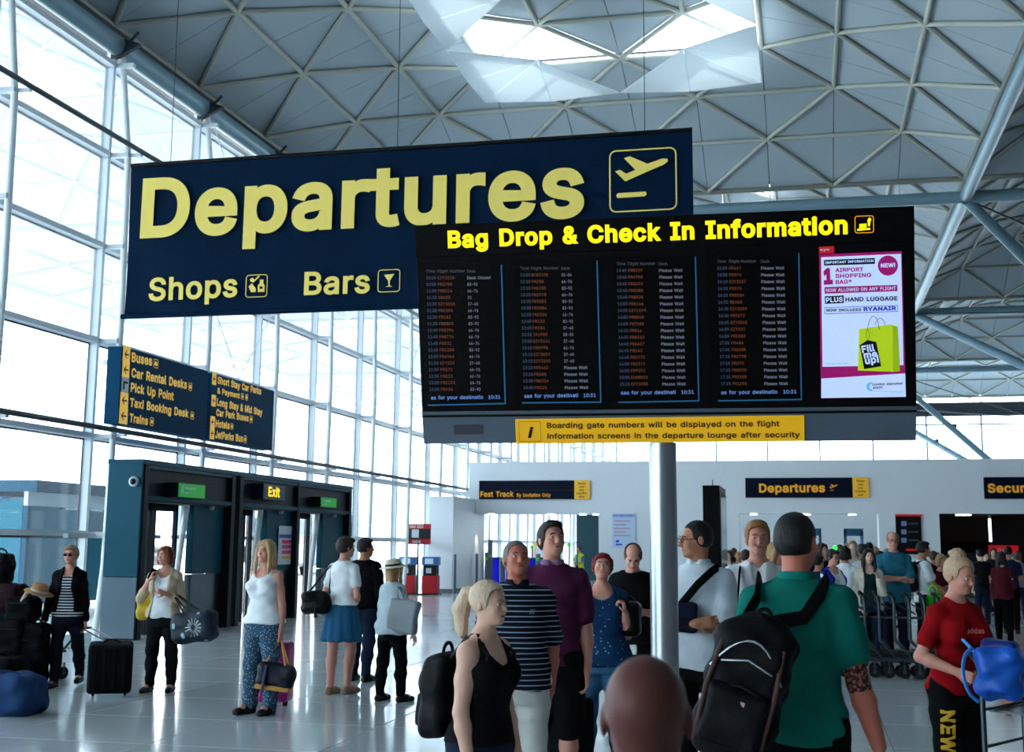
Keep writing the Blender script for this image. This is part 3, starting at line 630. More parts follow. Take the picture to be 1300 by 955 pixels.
P(((75, 365), (498, 352), (499, 390), (76, 404)), sbl, 'advert_box', -.0105); P(((78, 368), (495, 355), (496, 387), (79, 400)), scw, 'advert_box', -.012); TX('NOW INCLUDES', sbk, (86, 390), (287, 386), 373, -.016); TX('RYANAIR', sbl, (300, 387), (489, 381), 363, -.016, .045)
P(((275, 490), (468, 462), (471, 736), (268, 729)), grn, 'advert_bag'); P(((468, 468), (497, 476), (511, 732), (471, 737)), grd, 'advert_bag', -.011)
for (x0, x1, yb, yt) in ((322, 392, 495, 415), (366, 424, 466, 428)):
    a = [QP.uv(*cP(x0+(x1-x0)*k/10, yb+(yt-yb)*math.sin(math.pi*k/10)**.6)) for k in range(11)]; MB().tube([(u, -.015, v) for u, v in a], .0014, 5).build('advert_handle', sbk, ad)
a = [QP.uv(*cP(323+10*math.cos(t), 522+26*math.sin(t))) for t in [k*math.pi/6 for k in range(12)]]; MB().tube([(u, -.016, v) for u, v in a], .001, 5, closed=True).build('advert_handle', sbk, ad)
P(((278, 584), (322, 553), (373, 564), (402, 704), (304, 721)), sbk, 'advert_tag', -.014)
TX('Fill', scw, (293, 628), (366, 616), 586, -.018, .035); TX('me', scw, (303, 660), (381, 648), 622, -.018, .035); TX('up!', scw, (311, 694), (391, 682), 652, -.018, .035)
TX('*Standard sized bag', swb, (77, 696), (207, 691), 686, bold=.005)
TX('london stansted', sbk, (352, 816), (523, 809), 802, bold=.02); TX('airport', sbk, (354, 835), (412, 832), 820, bold=.02); TX('part of the group', swb, (462, 858), (524, 855), 851, bold=.0)
P([(345+28*math.cos(t), 822+26*math.sin(t)) for t in [math.radians(q) for q in range(70, 300, 23)]]+[(348+16*math.cos(t), 822+17*math.sin(t)) for t in [math.radians(q) for q in range(290, 70, -23)]], swb, 'advert_crescent')
P(((355, 846), (524, 852), (524, 854), (355, 848)), swb, 'advert_rule')
red_s = mat('sign_red', (170, 16, 30), .5, emit=.4)
tabp = poly(QP, [(1039.5, 313.5), (1058.8, 312.5), (1059, 321.5), (1040, 322.4)], red_s, brd, 'red_tab', -.008); tpx('eye', wht_p, tabp, QP, (1041, 318.6), (1053, 318), 315.5, -.012, .03)
pol = thing('board_pole', 'brushed steel round pole carrying the information board', 'pole', (-.86, 7.86, 0))
MB().lathe([(.084, .02), (.086, 2.276)], 28).build('shaft', mat('pole_steel', (170, 176, 180), .3, .8, var=.06, scale=.8), pol); MB().lathe([(.18, 0), (.18, .02), (.1, .05)], 24).build('base_flange', brushed, pol)
# ---- direction sign boxes on the facade
DX = -11.85; DPn = Plane(Vector((DX, 20.5, 4.4)), EY, -EX, EZ)
cD = lambda x, y: (130+x*.178, 420+y*.178)
def dsign(lab, tl, tr, br, bl, rows, sq, nar):
    s = thing('direction_sign', lab, 'sign', M=DPn.M); q = [DPn.uv(*cD(*p)) for p in (tl, tr, br, bl)]
    u0, u1 = min(q[0][0], q[3][0]), (q[1][0]+q[2][0])/2; v1, v0 = (q[0][1]+q[1][1])/2, (q[2][1]+q[3][1])/2
    bx('box', (u0, 0, v0), (u1, .28, v1), navy_s, s, .006)
    for x in (u0+.25, u1-.25): bx('bracket', (x-.03, .28, v1-.3), (x+.03, .5, v1-.2), grey_frame, s)
    for t, a, b_, top in rows: tpx(t, yel_s, s, DPn, cD(*a), cD(*b_), cD(0, top)[1], -.006, .03, 3)
    for (x0, y0, x1, y1, white) in sq:
        ua, va = DPn.uv(*cD(x0, y1)); ub, vb = DPn.uv(*cD(x1, y0)); h = vb-va; p = bx('arrow_square', (ua, -.008, va), (ub, .002, vb), wht_p if white else yel_s, s)
        cz = va+h/2; cx = (ua+ub)/2; k_ = (ub-ua)*.32; hz = h*.26
        if not white:
            MB().prism([(cx-k_, cz), (cx-k_*.1, cz-hz), (cx+k_*.15, cz-hz), (cx-k_*.4, cz-h*.05), (cx+k_, cz-h*.05), (cx+k_, cz+h*.05), (cx-k_*.4, cz+h*.05), (cx+k_*.15, cz+hz), (cx-k_*.1, cz+hz)], -.012, -.008).build('arrow', blk_t, p)
        else: MB().prism([(cx-k_, cz-hz), (cx-k_*.4, cz-hz), (cx-k_*.4, cz+hz*.5), (cx+k_, cz+hz*.5), (cx+k_, cz+hz), (cx-k_, cz+hz)], -.012, -.008).build('arrow', blk_t, p)
    for (x0, y0, x1, y1) in nar:
        ua, va = DPn.uv(*cD(x0, y1)); ub, vb = DPn.uv(*cD(x1, y0)); f = frame_rect(ua, va, ub, vb, .012, .03, -.006).build('pictogram', yel_s, s)
        du, dv = ub-ua, vb-va; MB().prism([(ua+du*.18, va+dv*.28), (ua+du*.82, va+dv*.28), (ua+du*.82, va+dv*.5), (ua+du*.66, va+dv*.74), (ua+du*.34, va+dv*.74), (ua+du*.18, va+dv*.5)], -.008, -.004).build('pictogram_shape', yel_s, f)
    return s
dsign('left half of navy direction sign listing Buses to Trains', (140, 112), (742, 283), (748, 775), (108, 663),
      [('Buses', (206, 222), (352, 251), 152), ('Car Rental Desks', (204, 331), (600, 417), 263), ('Pick Up Point', (199, 435), (505, 499), 368), ('Taxi Booking Desk', (193, 541), (612, 621), 477), ('Trains', (190, 652), (322, 675), 588)],
      [(143, 118, 198, 222, 0), (138, 230, 193, 328, 0), (133, 342, 188, 440, 1), (123, 448, 184, 550, 0), (116, 558, 180, 660, 0)], [(362, 208, 398, 262), (612, 375, 638, 425), (626, 580, 652, 630), (336, 622, 366, 676)])
dsign('right half of navy direction sign listing car parks and hotels', (778, 297), (1222, 430), (1215, 855), (756, 776),
      [('Short Stay Car Parks', (820, 377), (1130, 457), 325), ('& Payment', (818, 447), (978, 484), 405), ('Long Stay & Mid Stay', (814, 534), (1138, 608), 480), ('Car Park Buses', (810, 607), (1040, 648), 556), ('Hotels', (806, 688), (905, 703), 634), ('JetParks Bus', (803, 767), (1000, 796), 712)],
      [(781, 305, 812, 382, 0), (776, 462, 808, 536, 0), (768, 614, 802, 690, 0), (764, 694, 798, 772, 0)], [(988, 448, 1006, 488), (1018, 455, 1036, 494), (1048, 610, 1070, 655), (912, 664, 932, 702), (1006, 750, 1028, 800)])
# ---- sign boards on the white wall
WP = Plane(Vector((0, WY-.05, 0)), EX, EY, EZ); amber = mat('wall_sign_amber', (226, 160, 40), .5, emit=.15); amb2 = mat('note_amber', (236, 180, 50), .5, emit=.1); wnavy = mat('wall_sign_navy', (4, 14, 36), .5, spec=.1)
def wsign(lab, x0, y0, x1, y1, xs):
    s = thing('wall_sign', lab, 'sign', M=WP.M); b_ = rect(WP, x0, y0, x1, y1, wnavy, s, 'board', -.02, .065)
    if xs:
        n_ = rect(WP, xs, y0-.5, x1+.5, y1, amb2, s, 'yellow_notice', -.03, .02); h = y1-y0
        for k_, t in enumerate(('Please', 'scan', 'your', 'boarding', 'pass')):
            wd = 1.55*len(t)+.5; cx_ = (xs+x1)/2; y_ = y0+h*(.2+.175*k_); tpx(t, blk_t, n_, WP, (cx_-wd/2, y_), (cx_+wd/2, y_), y_-2.4, -.036, .02, 2)
    return s
s = wsign('dark fast track sign board with yellow end notice on white wall', 608.5, 610.5, 748.3, 634, 729.3)
rect(WP, 608.5, 622.3, 729.3, 622.8, mat('seam_line', (20, 30, 40), .5), s, 'board_seam', -.024, .004)
tpx('Fast Track', amber, s, WP, (610, 631.2), (652.4, 631), 624.2, -.03, .03); tpx('By Invitation Only', amber, s, WP, (656.4, 631.2), (699.3, 631), 626.6, -.03, .02)
s = wsign('dark departures sign board above the middle opening', 946, 607, 1103, 632, 1082)
tpx('Departures', amber, s, WP, (963.8, 625.6), (1047.4, 625.2), 614.2, -.03, .028, 4); c5 = lambda x, y: (1052.5+(x-482)*.0475, 615+(y-679)*.05)
poly(WP, [c5(*p) for p in PLANE_G], amber, s, 'plane_symbol', -.03); rect(WP, 1054, 622.3, 1058.5, 623, amber, s, 'runway_bar', -.03)
s = wsign('dark security sign board at the right edge above the dim opening', 1248.5, 606, 1352, 633.5, None); tpx('Security', amber, s, WP, (1254, 625.8), (1322, 625.4), 614.2, -.03, .028, 4)
s = thing('wall_notice', 'pale blue notice board on white wall left of the pole', 'notice', M=WP.M); rect(WP, 777.5, 652.5, 807, 696, mat('notice_blue', (196, 216, 240), .4), s, 'board', -.02, .06); rect(WP, 777.5, 652.5, 807, 657, mat('notice_head', (170, 190, 226), .4), s, 'heading', -.024, .006)
for q in range(5): rect(WP, 780, 661+q*4.6, 800-(q % 2)*5, 662.6+q*4.6, mat('notice_line', (190, 150, 170), .5), s, 'text_line', -.024, .005)
rect(WP, 782, 686, 786, 689, sbl, s, 'mark', -.024, .005); rect(WP, 782, 690.5, 790, 692.5, sbl, s, 'mark', -.024, .005)
tpx('FAST TRACK ACCESS', sbl, s, WP, (779, 656), (804, 656), 653.8, -.03, .01, 2)
s = thing('wall_notice', 'black notice board with red edges beside the security opening', 'notice', M=WP.M); rect(WP, 1136.5, 653, 1171, 704, ink, s, 'board', -.02, .06); rect(WP, 1136.5, 653, 1171, 655.5, red_s, s, 'red_edge', -.026, .008); rect(WP, 1150, 697, 1171, 699.5, red_s, s, 'red_edge', -.026, .008)
for q in range(3): rect(WP, 1144, 662+q*10.5, 1151, 668+q*10.5, mat('icon_pale_blue', (120, 140, 175), .5), s, 'icon', -.026, .008); rect(WP, 1153, 664+q*10.5, 1166, 666+q*10.5, mat('icon_grey', (70, 80, 100), .5), s, 'text_line', -.026, .008)
for q, x in enumerate((624, 699, 740, 757, 957, 1024, 1082, 1218, 1228)):
    yv = 652.8; l_ = thing('ceiling_downlight', ['leftmost', 'second', 'third', 'rightmost'][q]+' small downlight in the fast track soffit' if q < 4 else ['left', 'middle', 'right'][q-4]+' small downlight in the departures soffit' if q < 7 else ['left', 'right'][q-7]+' warm downlight in the dim security soffit', 'downlight', on(x, 653, 1, WY+.45))
    l_.location.z = 2.75 if q < 4 else 2.77
    MB().lathe([(.13, -.045), (.13, -.005), (.06, -.005)], 12).build('lamp_face', mat('downlight_glow', (255, 246, 225), .4, emit=2.5), l_)
sp = bpy.data.lights.new('soffit_spot', 'SPOT'); sp.energy = 60; sp.spot_size = .9; sp.color = (1, .9, .75); sp.shadow_soft_size = .05
o = bpy.data.objects.new('soffit_spot', sp); COL.objects.link(o); o.location = (-11.55, WY+.6, 2.6)
# ---- signs and notices on the exit lobby
PPn = Plane(Vector((PX+.16, 21, 2.66)), EY, -EX, EZ); gsm = mat('exit_green', (14, 140, 40), .45, emit=.35)
c3 = lambda x, y: (130+x*.2617, 580+y*.2617)
def psign(lab, x0, x1, y0, y1, face, txts, w0):
    s = thing('exit_sign', lab, 'sign', M=PPn.M); u0, v0 = PPn.uv(*c3(x0, y1)); u1, v1 = PPn.uv(*c3(x1, y0))
    bx('housing', (u0, .0, v0), (u1, .26, v1), ptl_d, s, .006); bx('face', (u0+.02, -.006, v0+.01), (u1-.02, .004, v1-.01), face, s)
    for t, m, fx0, fx1, fz, fc in txts: text(t, m, s, u0+(u1-u0)*fx0, v0+(v1-v0)*fz, (v1-v0)*fc, (u1-u0)*(fx1-fx0), -.012, .025)
    return s, u0, v0, u1, v1
for lab, a in (('green lit emergency exit sign over the nearest doorway', (365, 500, 138, 196)), ('small green emergency exit sign over the farthest doorway', (1057, 1136, 202, 244))):
    s, u0, v0, u1, v1 = psign(lab, *a, gsm, [('Emergency', wht_p, .22, .62, .56, .2), ('exit', wht_p, .22, .36, .25, .2)], 0)
    k = v1-v0; MB().prism([(u0+.08+x*k, v0+z*k) for x, z in ((.1,.15),(.2,.15),(.3,.4),(.42,.2),(.5,.25),(.38,.55),(.42,.7),(.3,.85),(.2,.7),(.08,.55))], -.012, -.008).build('running_figure', wht_p, s)
psign('yellow lettered exit sign over the middle doorway', 778, 886, 140, 206, mat('exit_face_navy', (16, 36, 64), .45), [('Exit', mat('exit_yellow', (255, 216, 20), .5, emit=.7), .22, .74, .2, .62)], 0)
s = thing('door_poster', 'white poster with blue red and yellow bands on the middle lobby panel', 'poster', M=Plane(Vector((PX-.13, 21, 2)), EY, -EX, EZ).M); PS = Plane(Vector((PX-.13, 21, 2)), EY, -EX, EZ)
def prc(x0, y0, x1, y1, m, nm, y=-.004):
    u0, v0 = PS.uv(*c3(x0, y1)); u1, v1 = PS.uv(*c3(x1, y0)); return bx(nm, (u0, y, v0), (u1, y+.006, v1), m, s)
prc(850, 338, 925, 524, wht_p, 'sheet'); prc(858, 378, 918, 394, mat('poster_blue', (50, 90, 160), .5), 'blue_band', -.008)
for y in (404, 428, 454): prc(870, y, 920, y+18, mat('poster_pink', (226, 70, 110), .5), 'red_band', -.008)
prc(870, 480, 920, 496, mat('poster_yellow', (236, 190, 90), .5), 'yellow_band', -.008)
# ---- advertising totem seen edge on
t = thing('advert_totem', 'tall black advertising totem behind man in white polo', 'totem', (-1.44, 20, 0)); bx('cabinet', (-.135, 0, .12), (.125, 1.55, 2.58), blackm, t, .01); bx('glass_side', (.126, .08, .35), (.14, 1.47, 2.46), mat('totem_poster', (150, 180, 176), .15, coat=.5), t); bx('plinth', (-.16, -.05, 0), (.16, 1.6, .12), ink, t); tb('antenna', [(0, .3, 2.58), (0, .3, 2.68)], .006, ink, t, 5)
# ================================================================== people: each body is one continuous surface drawn from a distance field
class Vox:
    def __init__(s, lo, hi, h):
        s.h = h; s.lo = np.array(lo, float)-2*h; n = np.ceil((np.array(hi)-s.lo)/h).astype(int)+3; s.n = n
        s.f = np.full(n, .08, np.float32); s.ax = [np.float32(s.lo[d]+h*np.arange(n[d])) for d in range(3)]
    def _sl(s, lo, hi):
        a = np.clip(((np.array(lo)-s.lo)/s.h).astype(int)-1, 0, s.n-1); b = np.clip(((np.array(hi)-s.lo)/s.h).astype(int)+3, 1, s.n)
        if (b <= a).any(): return None, None
        sl = tuple(slice(a[d], b[d]) for d in range(3))
        return sl, (s.ax[0][sl[0]][:, None, None], s.ax[1][sl[1]][None, :, None], s.ax[2][sl[2]][None, None, :])
    def _mix(s, sl, d, k, sub):
        f = s.f[sl]
        if sub: s.f[sl] = np.maximum(f, -d); return
        if k > 0:
            e = np.maximum(k-np.abs(f-d), 0)/k; s.f[sl] = np.minimum(f, d)-e*e*k*.25
        else: s.f[sl] = np.minimum(f, d)
    def cap(s, a, b, ra, rb, k=.02, sub=False):
        a, b = np.array(a, float), np.array(b, float); r = max(ra, rb)+k+2*s.h
        sl, g = s._sl(np.minimum(a, b)-r, np.maximum(a, b)+r)
        if sl is None: return s
        ab = b-a; L = max(ab@ab, 1e-9); q = [g[i]-a[i] for i in range(3)]
        t = np.clip((q[0]*ab[0]+q[1]*ab[1]+q[2]*ab[2])/L, 0, 1)
        d = np.sqrt((q[0]-t*ab[0])**2+(q[1]-t*ab[1])**2+(q[2]-t*ab[2])**2)-(ra+(rb-ra)*t); s._mix(sl, d, k, sub); return s
    def chain(s, pts, rs, k=.02):
        for i in range(len(pts)-1): s.cap(pts[i], pts[i+1], rs[i], rs[i+1], k)
        return s
    def ell(s, c, r, k=.02, sub=False, M=None):
        c = np.array(c, float); r = np.array(r, float); R_ = r.max()+k+2*s.h if M is not None else r+k+2*s.h
        if M is not None: Mn = np.array(M.to_3x3().normalized()); c = np.array(M @ Vector(c))
        sl, g = s._sl(c-R_, c+R_)
        if sl is None: return s
        q = [g[i]-c[i] for i in range(3)]
        if M is not None: q = [Mn[0][i]*q[0]+Mn[1][i]*q[1]+Mn[2][i]*q[2] for i in range(3)]
        e = np.sqrt((q[0]/r[0])**2+(q[1]/r[1])**2+(q[2]/r[2])**2); e2 = np.sqrt((q[0]/r[0]**2)**2+(q[1]/r[1]**2)**2+(q[2]/r[2]**2)**2)
        s._mix(sl, e*(e-1)/np.maximum(e2, 1e-6), k, sub); return s
    def loft(s, M, rings, k=.03, zlo=None, zhi=None, ex=2.3):
        """rings (z, rx, ry, yoff) in the frame M"""
        Z = np.array([q[0] for q in rings]); z0 = Z[0] if zlo is None else zlo; z1 = Z[-1] if zhi is None else zhi
        I = np.array(M.inverted()); cs = [np.array(M @ Vector((sx*.3, sy*.3, z))) for sx in (-1, 1) for sy in (-1, 1) for z in (z0, z1)]
        sl, g = s._sl(np.min(cs, 0), np.max(cs, 0))
        if sl is None: return s
        X, Y, ZZ = [I[i][0]*g[0]+I[i][1]*g[1]+I[i][2]*g[2]+I[i][3] for i in range(3)]
        rx, ry, yo = [np.interp(ZZ, Z, [q[j] for q in rings]) for j in (1, 2, 3)]
        e = (np.abs(X/rx)**ex+np.abs((Y-yo)/ry)**ex)**(1/ex); d = (e-1)*np.minimum(rx, ry)
        d = np.maximum(d, np.maximum(z0-ZZ, ZZ-z1)); s._mix(sl, d.astype(np.float32), k, False); return s
    def rbox(s, c, half, r, k=.02, M=None, sub=False):
        c = np.array(c, float); half = np.array(half, float); R_ = np.linalg.norm(half)+k+2*s.h; Mn = np.array(M.to_3x3().normalized()) if M is not None else np.eye(3)
        if M is not None: c = np.array(M @ Vector(c))
        sl, g = s._sl(c-R_, c+R_)
        if sl is None: return s
        q = [g[i]-c[i] for i in range(3)]; q = [np.abs(Mn[0][i]*q[0]+Mn[1][i]*q[1]+Mn[2][i]*q[2])-half[i]+r for i in range(3)]
        d = np.sqrt(sum(np.maximum(v, 0)**2 for v in q))+np.minimum(np.maximum(q[0], np.maximum(q[1], q[2])), 0)-r; s._mix(sl, d, k, sub); return s
    def cut(s, axis, val, keep_above=True):
        sh = [1, 1, 1]; sh[axis] = -1; a = s.ax[axis].reshape(sh); s.f = np.maximum(s.f, (val-a) if keep_above else (a-val)); return s
    def fold(s, amp, fx, fy, fz, ph=0):
        X, Y, Z = s.ax[0][:, None, None], s.ax[1][None, :, None], s.ax[2][None, None, :]
        s.f = s.f+amp*(np.sin(fx*X+fz*Z+ph+1.3*np.sin(fy*Y+7*Z))+.6*np.sin(2.1*fy*Y-1.7*fz*Z+2*ph+fx*.7*X)).astype(np.float32); return s
    def mesh(s, name, mats, pick=None):
        f = s.f; f[0] = f[-1] = .05; f[:, 0] = f[:, -1] = .05; f[:, :, 0] = f[:, :, -1] = .05
        n = s.n; ins = f < 0; cnt = np.zeros(n-1, np.int8)
        off = [(i, j, k) for i in (0, 1) for j in (0, 1) for k in (0, 1)]
        sub = lambda A, o: A[o[0]:o[0]+n[0]-1, o[1]:o[1]+n[1]-1, o[2]:o[2]+n[2]-1]
        for o in off: cnt += sub(ins, o)
        act = (cnt > 0) & (cnt < 8); idx = np.argwhere(act); N = len(idx); vid = np.full(n-1, -1, np.int32); vid[act] = np.arange(N)
        acc = np.zeros((N, 3)); w_ = np.zeros(N); F8 = {o: f[idx[:, 0]+o[0], idx[:, 1]+o[1], idx[:, 2]+o[2]].astype(float) for o in off}
        for a in off:
            for d in range(3):
                if a[d]: continue
                b = list(a); b[d] = 1; b = tuple(b); fa, fb = F8[a], F8[b]; m = (fa < 0) != (fb < 0); t = np.where(m, fa/np.where(m, fa-fb, 1), 0)
                p = np.array(a, float)[None].repeat(N, 0); p[:, d] += t; acc += p*m[:, None]; w_ += m
        V = s.lo+s.h*(idx+acc/np.maximum(w_, 1)[:, None]); quads = []
        for d in range(3):
            u, v = (d+1) % 3, (d+2) % 3; A = ins; lo_ = [slice(None)]*3; hi_ = [slice(None)]*3; lo_[d] = slice(0, -1); hi_[d] = slice(1, None)
            ch = A[tuple(lo_)] != A[tuple(hi_)]; e = np.argwhere(ch); e = e[(e[:, u] > 0) & (e[:, v] > 0) & (e[:, u] < n[u]-1) & (e[:, v] < n[v]-1)]
            if not len(e): continue
            inside = A[e[:, 0], e[:, 1], e[:, 2]]; q = []
            for du, dv in ((-1, -1), (0, -1), (0, 0), (-1, 0)):
                c = e.copy(); c[:, u] += du; c[:, v] += dv; q.append(vid[c[:, 0], c[:, 1], c[:, 2]])
            q = np.stack(q, 1); q[~inside] = q[~inside][:, ::-1]; quads.append(q)
        Q = np.concatenate(quads); Q = Q[(Q >= 0).all(1)]
        me = bpy.data.meshes.new(name); me.vertices.add(N); me.vertices.foreach_set('co', V.astype(np.float32).ravel())
        me.loops.add(Q.size); me.loops.foreach_set('vertex_index', Q.ravel().astype(np.int32)); me.polygons.add(len(Q))
        me.polygons.foreach_set('loop_start', np.arange(0, Q.size, 4, dtype=np.int32)); me.polygons.foreach_set('use_smooth', np.ones(len(Q), bool))
        for x in (mats if isinstance(mats, (list, tuple)) else [mats]): me.materials.append(x)
        if pick is not None: me.polygons.foreach_set('material_index', pick(V[Q].mean(1)).astype(np.int32))
        me.update(calc_edges=True); return me
SKIN = {}
def skin(rgb):
    k = 'skin_%d_%d_%d' % rgb; return mat(k, rgb, .5, var=.06, scale=9)
def hairm(rgb):
    k = 'hair_%d_%d_%d' % rgb
    if k in MATS: return MATS[k]
    m = mat(k, rgb, .5, var=.4, scale=26, bump=.5); nt = m.node_tree
    mp = nt.nodes.new('ShaderNodeMapping'); mp.inputs['Scale'].default_value = (9, 9, 1.2); nz = next(n for n in nt.nodes if n.type == 'TEX_NOISE'); tc = next(n for n in nt.nodes if n.type == 'TEX_COORD')
    nt.links.new(tc.outputs['Object'], mp.inputs[0]); nt.links.new(mp.outputs[0], nz.inputs['Vector']); return m
eye_w = mat('eye_white', (216, 212, 206), .3); eye_d = mat('eye_iris', (34, 24, 18), .2)
RINGS = {'m': ((.455,.084,.062,.002),(.52,.094,.066,.006),(.58,.086,.062,.002),(.63,.083,.061,-.002),(.70,.088,.064,-.004),(.75,.092,.064,-.001),(.785,.090,.056,.003),(.81,.078,.047,.006),(.83,.056,.040,.008),(.845,.040,.036,.008)),
         'f': ((.455,.088,.066,.004),(.52,.100,.071,.008),(.57,.088,.062,.004),(.62,.072,.055,0),(.70,.080,.060,-.004),(.745,.084,.061,-.003),(.78,.080,.052,.002),(.805,.068,.044,.006),(.828,.046,.037,.008),(.845,.036,.033,.008))}
def nv(v): v = Vector(v); return v.normalized()
DOWN = (.10, .0, -1)
def skeleton(S, sex='m', lean=0, side=0, twist=0, armL=(DOWN, DOWN), armR=(DOWN, DOWN), legL=((.03, 0, -1), (0, -.03, -1)), legR=((.03, 0, -1), (0, -.03, -1)), head=(0, 0, 0), shrug=0, hiph=None):
    J = {}; sw = .094 if sex == 'm' else .082
    J['T'] = T = Matrix.Translation((0, 0, .53*S)) @ Matrix.Rotation(lean, 4, 'X') @ Matrix.Rotation(side, 4, 'Y') @ Matrix.Translation((0, 0, -.53*S))
    Tt = T @ Matrix.Rotation(twist, 4, 'Z'); J['Tt'] = Tt
    J['neck'] = Tt @ Vector((0, .008*S, .845*S)); J['S'] = S; J['sex'] = sex
    hp = Tt @ Vector((0, -.004*S, .872*S)); h = Matrix.Rotation(head[0], 4, 'Z') @ Matrix.Rotation(head[1], 4, 'X') @ Matrix.Rotation(head[2], 4, 'Y')
    k = S/1.715; J['H'] = Matrix.Translation(hp) @ h @ Matrix.Scale(k, 4); J['hk'] = k
    for s, nm, a in ((1, 'L', armL), (-1, 'R', armR)):
        sh = Tt @ Vector((s*sw*S, .006*S, (.787+shrug)*S)); J['sh'+nm] = sh
        f = lambda d: nv((s*d[0], -d[1], d[2]))
        el = sh+f(a[0])*.172*S; wr = el+f(a[1])*.148*S; J['el'+nm], J['wr'+nm] = el, wr; J['fd'+nm] = f(a[2]) if len(a) > 2 else f(a[1])
    for s, nm, g in ((1, 'L', legL), (-1, 'R', legR)):
        hp_ = T @ Vector((s*.052*S, .004*S, .51*S)); f = lambda d: nv((s*d[0], -d[1], d[2])); kn = hp_+f(g[0])*.235*S; an = kn+f(g[1])*.235*S
        J['hp'+nm], J['kn'+nm], J['an'+nm] = hp_, kn, an; td = Vector((s*.12, -1, 0)); td = Vector((td.x, td.y, g[2] if len(g) > 2 else 0)).normalized()
        J['he'+nm] = an+Vector((0, .018*S, -.022*S)); J['to'+nm] = an+td*.11*S+Vector((0, 0, -.026*S))
    return J
def add_hand(v, J, nm, k, curl=.5, spread=.0, palm=None, fat=1):
    S = J['S']; w = J['wr'+nm]; d = J['fd'+nm]; s = 1 if nm == 'L' else -1
    n = Vector(palm) if palm else Vector((-s, 0, 0)); n = (n-d*n.dot(d)); n = n.normalized() if n.length > .1 else d.orthogonal().normalized()
    t = n.cross(d).normalized()*(1 if nm == 'R' else -1)        # thumb side
    q = S/1.72; P = lambda a, b, c: w+d*a*q+t*b*q+n*c*q
    for b in (-.028, -.009, .010, .028): v.cap(P(.004, b*.6, 0), P(.088, b, 0), .015*q*fat, .012*q*fat, .012)
    for (b, L, r) in ((-.030, .058, .0078), (-.010, .074, .0086), (.010, .080, .009), (.030, .070, .0088)):
        p = P(.088, b, 0); dr = d; a = 0
        for seg, fr in enumerate((.45, .32, .25)):
            a += curl*(.9, 1.1, .8)[seg]; dr = (d*math.cos(a)+n*math.sin(a)+t*(b*spread*8)).normalized(); e = p+dr*L*fr*q*1.15
            v.cap(p, e, r*q*fat*(1-.08*seg), r*q*fat*(.92-.08*seg), .004); p = e
    p = P(.018, .028, .006); e = p+(d*.75+t*.7+n*.25).normalized()*.040*q; v.cap(p, e, .013*q, .0105*q, .01); e2 = e+(d*.9+t*.25+n*(.2+curl*.5)).normalized()*.034*q; v.cap(e, e2, .0102*q, .0085*q, .004)
def add_head(v, J, female=False, jaw=1.0, bits=True):
    jaw = jaw*.9 if female else jaw; fb = .75 if female else 1.0
    M = J['H']; k = J['hk']
    E = lambda c, r, kk=.02, sub=False: v.ell(c, [x*k for x in r], kk*k, sub, M)
    C = lambda a, b, ra, rb, kk=.01: v.cap(M @ Vector(a), M @ Vector(b), ra*k, rb*k, kk*k)
    E((0, .014, .130), (.0745, .092, .086)); E((0, -.028, .078), (.058, .064, .080), .03); E((0, -.040, .036), (.046*jaw, .046, .034), .025); C((-.008, -.074, .018), (.008, -.074, .018), .017*jaw, .017*jaw, .02)
    for s in (1, -1):
        E((s*.0765, .006, .098), (.009, .019, .031), .004); E((s*.036, -.066, .078), (.022, .022, .022), .02)
        if bits: C((s*.012, -.088, .127), (s*.040, -.078, .128), .0095*fb, .008*fb, .012); E((s*.031, -.105, .109), (.018, .020, .0115), .01, True)
    if bits:
        C((0, -.088, .116), (0, -.112+.004*(fb < 1), .079), .009*fb, .0125*fb, .008); C((-.010, -.100, .074), (.010, -.100, .074), .009*fb, .009*fb, .006); C((-.017, -.089, .047), (.017, -.089, .047), .0075, .0075, .008)
    v.cap(J['neck']-Vector((0, 0, .02)), M @ Vector((0, .018, .045)), .054*k*(.86 if female else 1), .052*k*(.84 if female else 1), .03)
def rings(J, off=0, girth=1.0, bust=0):
    S = J['S']; return [(z*S, rx*S*girth+off, ry*S*(1+(girth-1)*1.5)+off, y*S-(girth-1)*.03) for z, rx, ry, y in RINGS[J['sex']]]
def bounds(J, pad=.14):
    P = [J[a+b] for a in ('sh', 'el', 'wr', 'hp', 'kn', 'an', 'to', 'he') for b in 'LR']+[J['H'] @ Vector((0, 0, .1)), J['neck']]
    lo = np.min([tuple(p) for p in P], 0)-pad; hi = np.max([tuple(p) for p in P], 0)+pad; return lo, hi
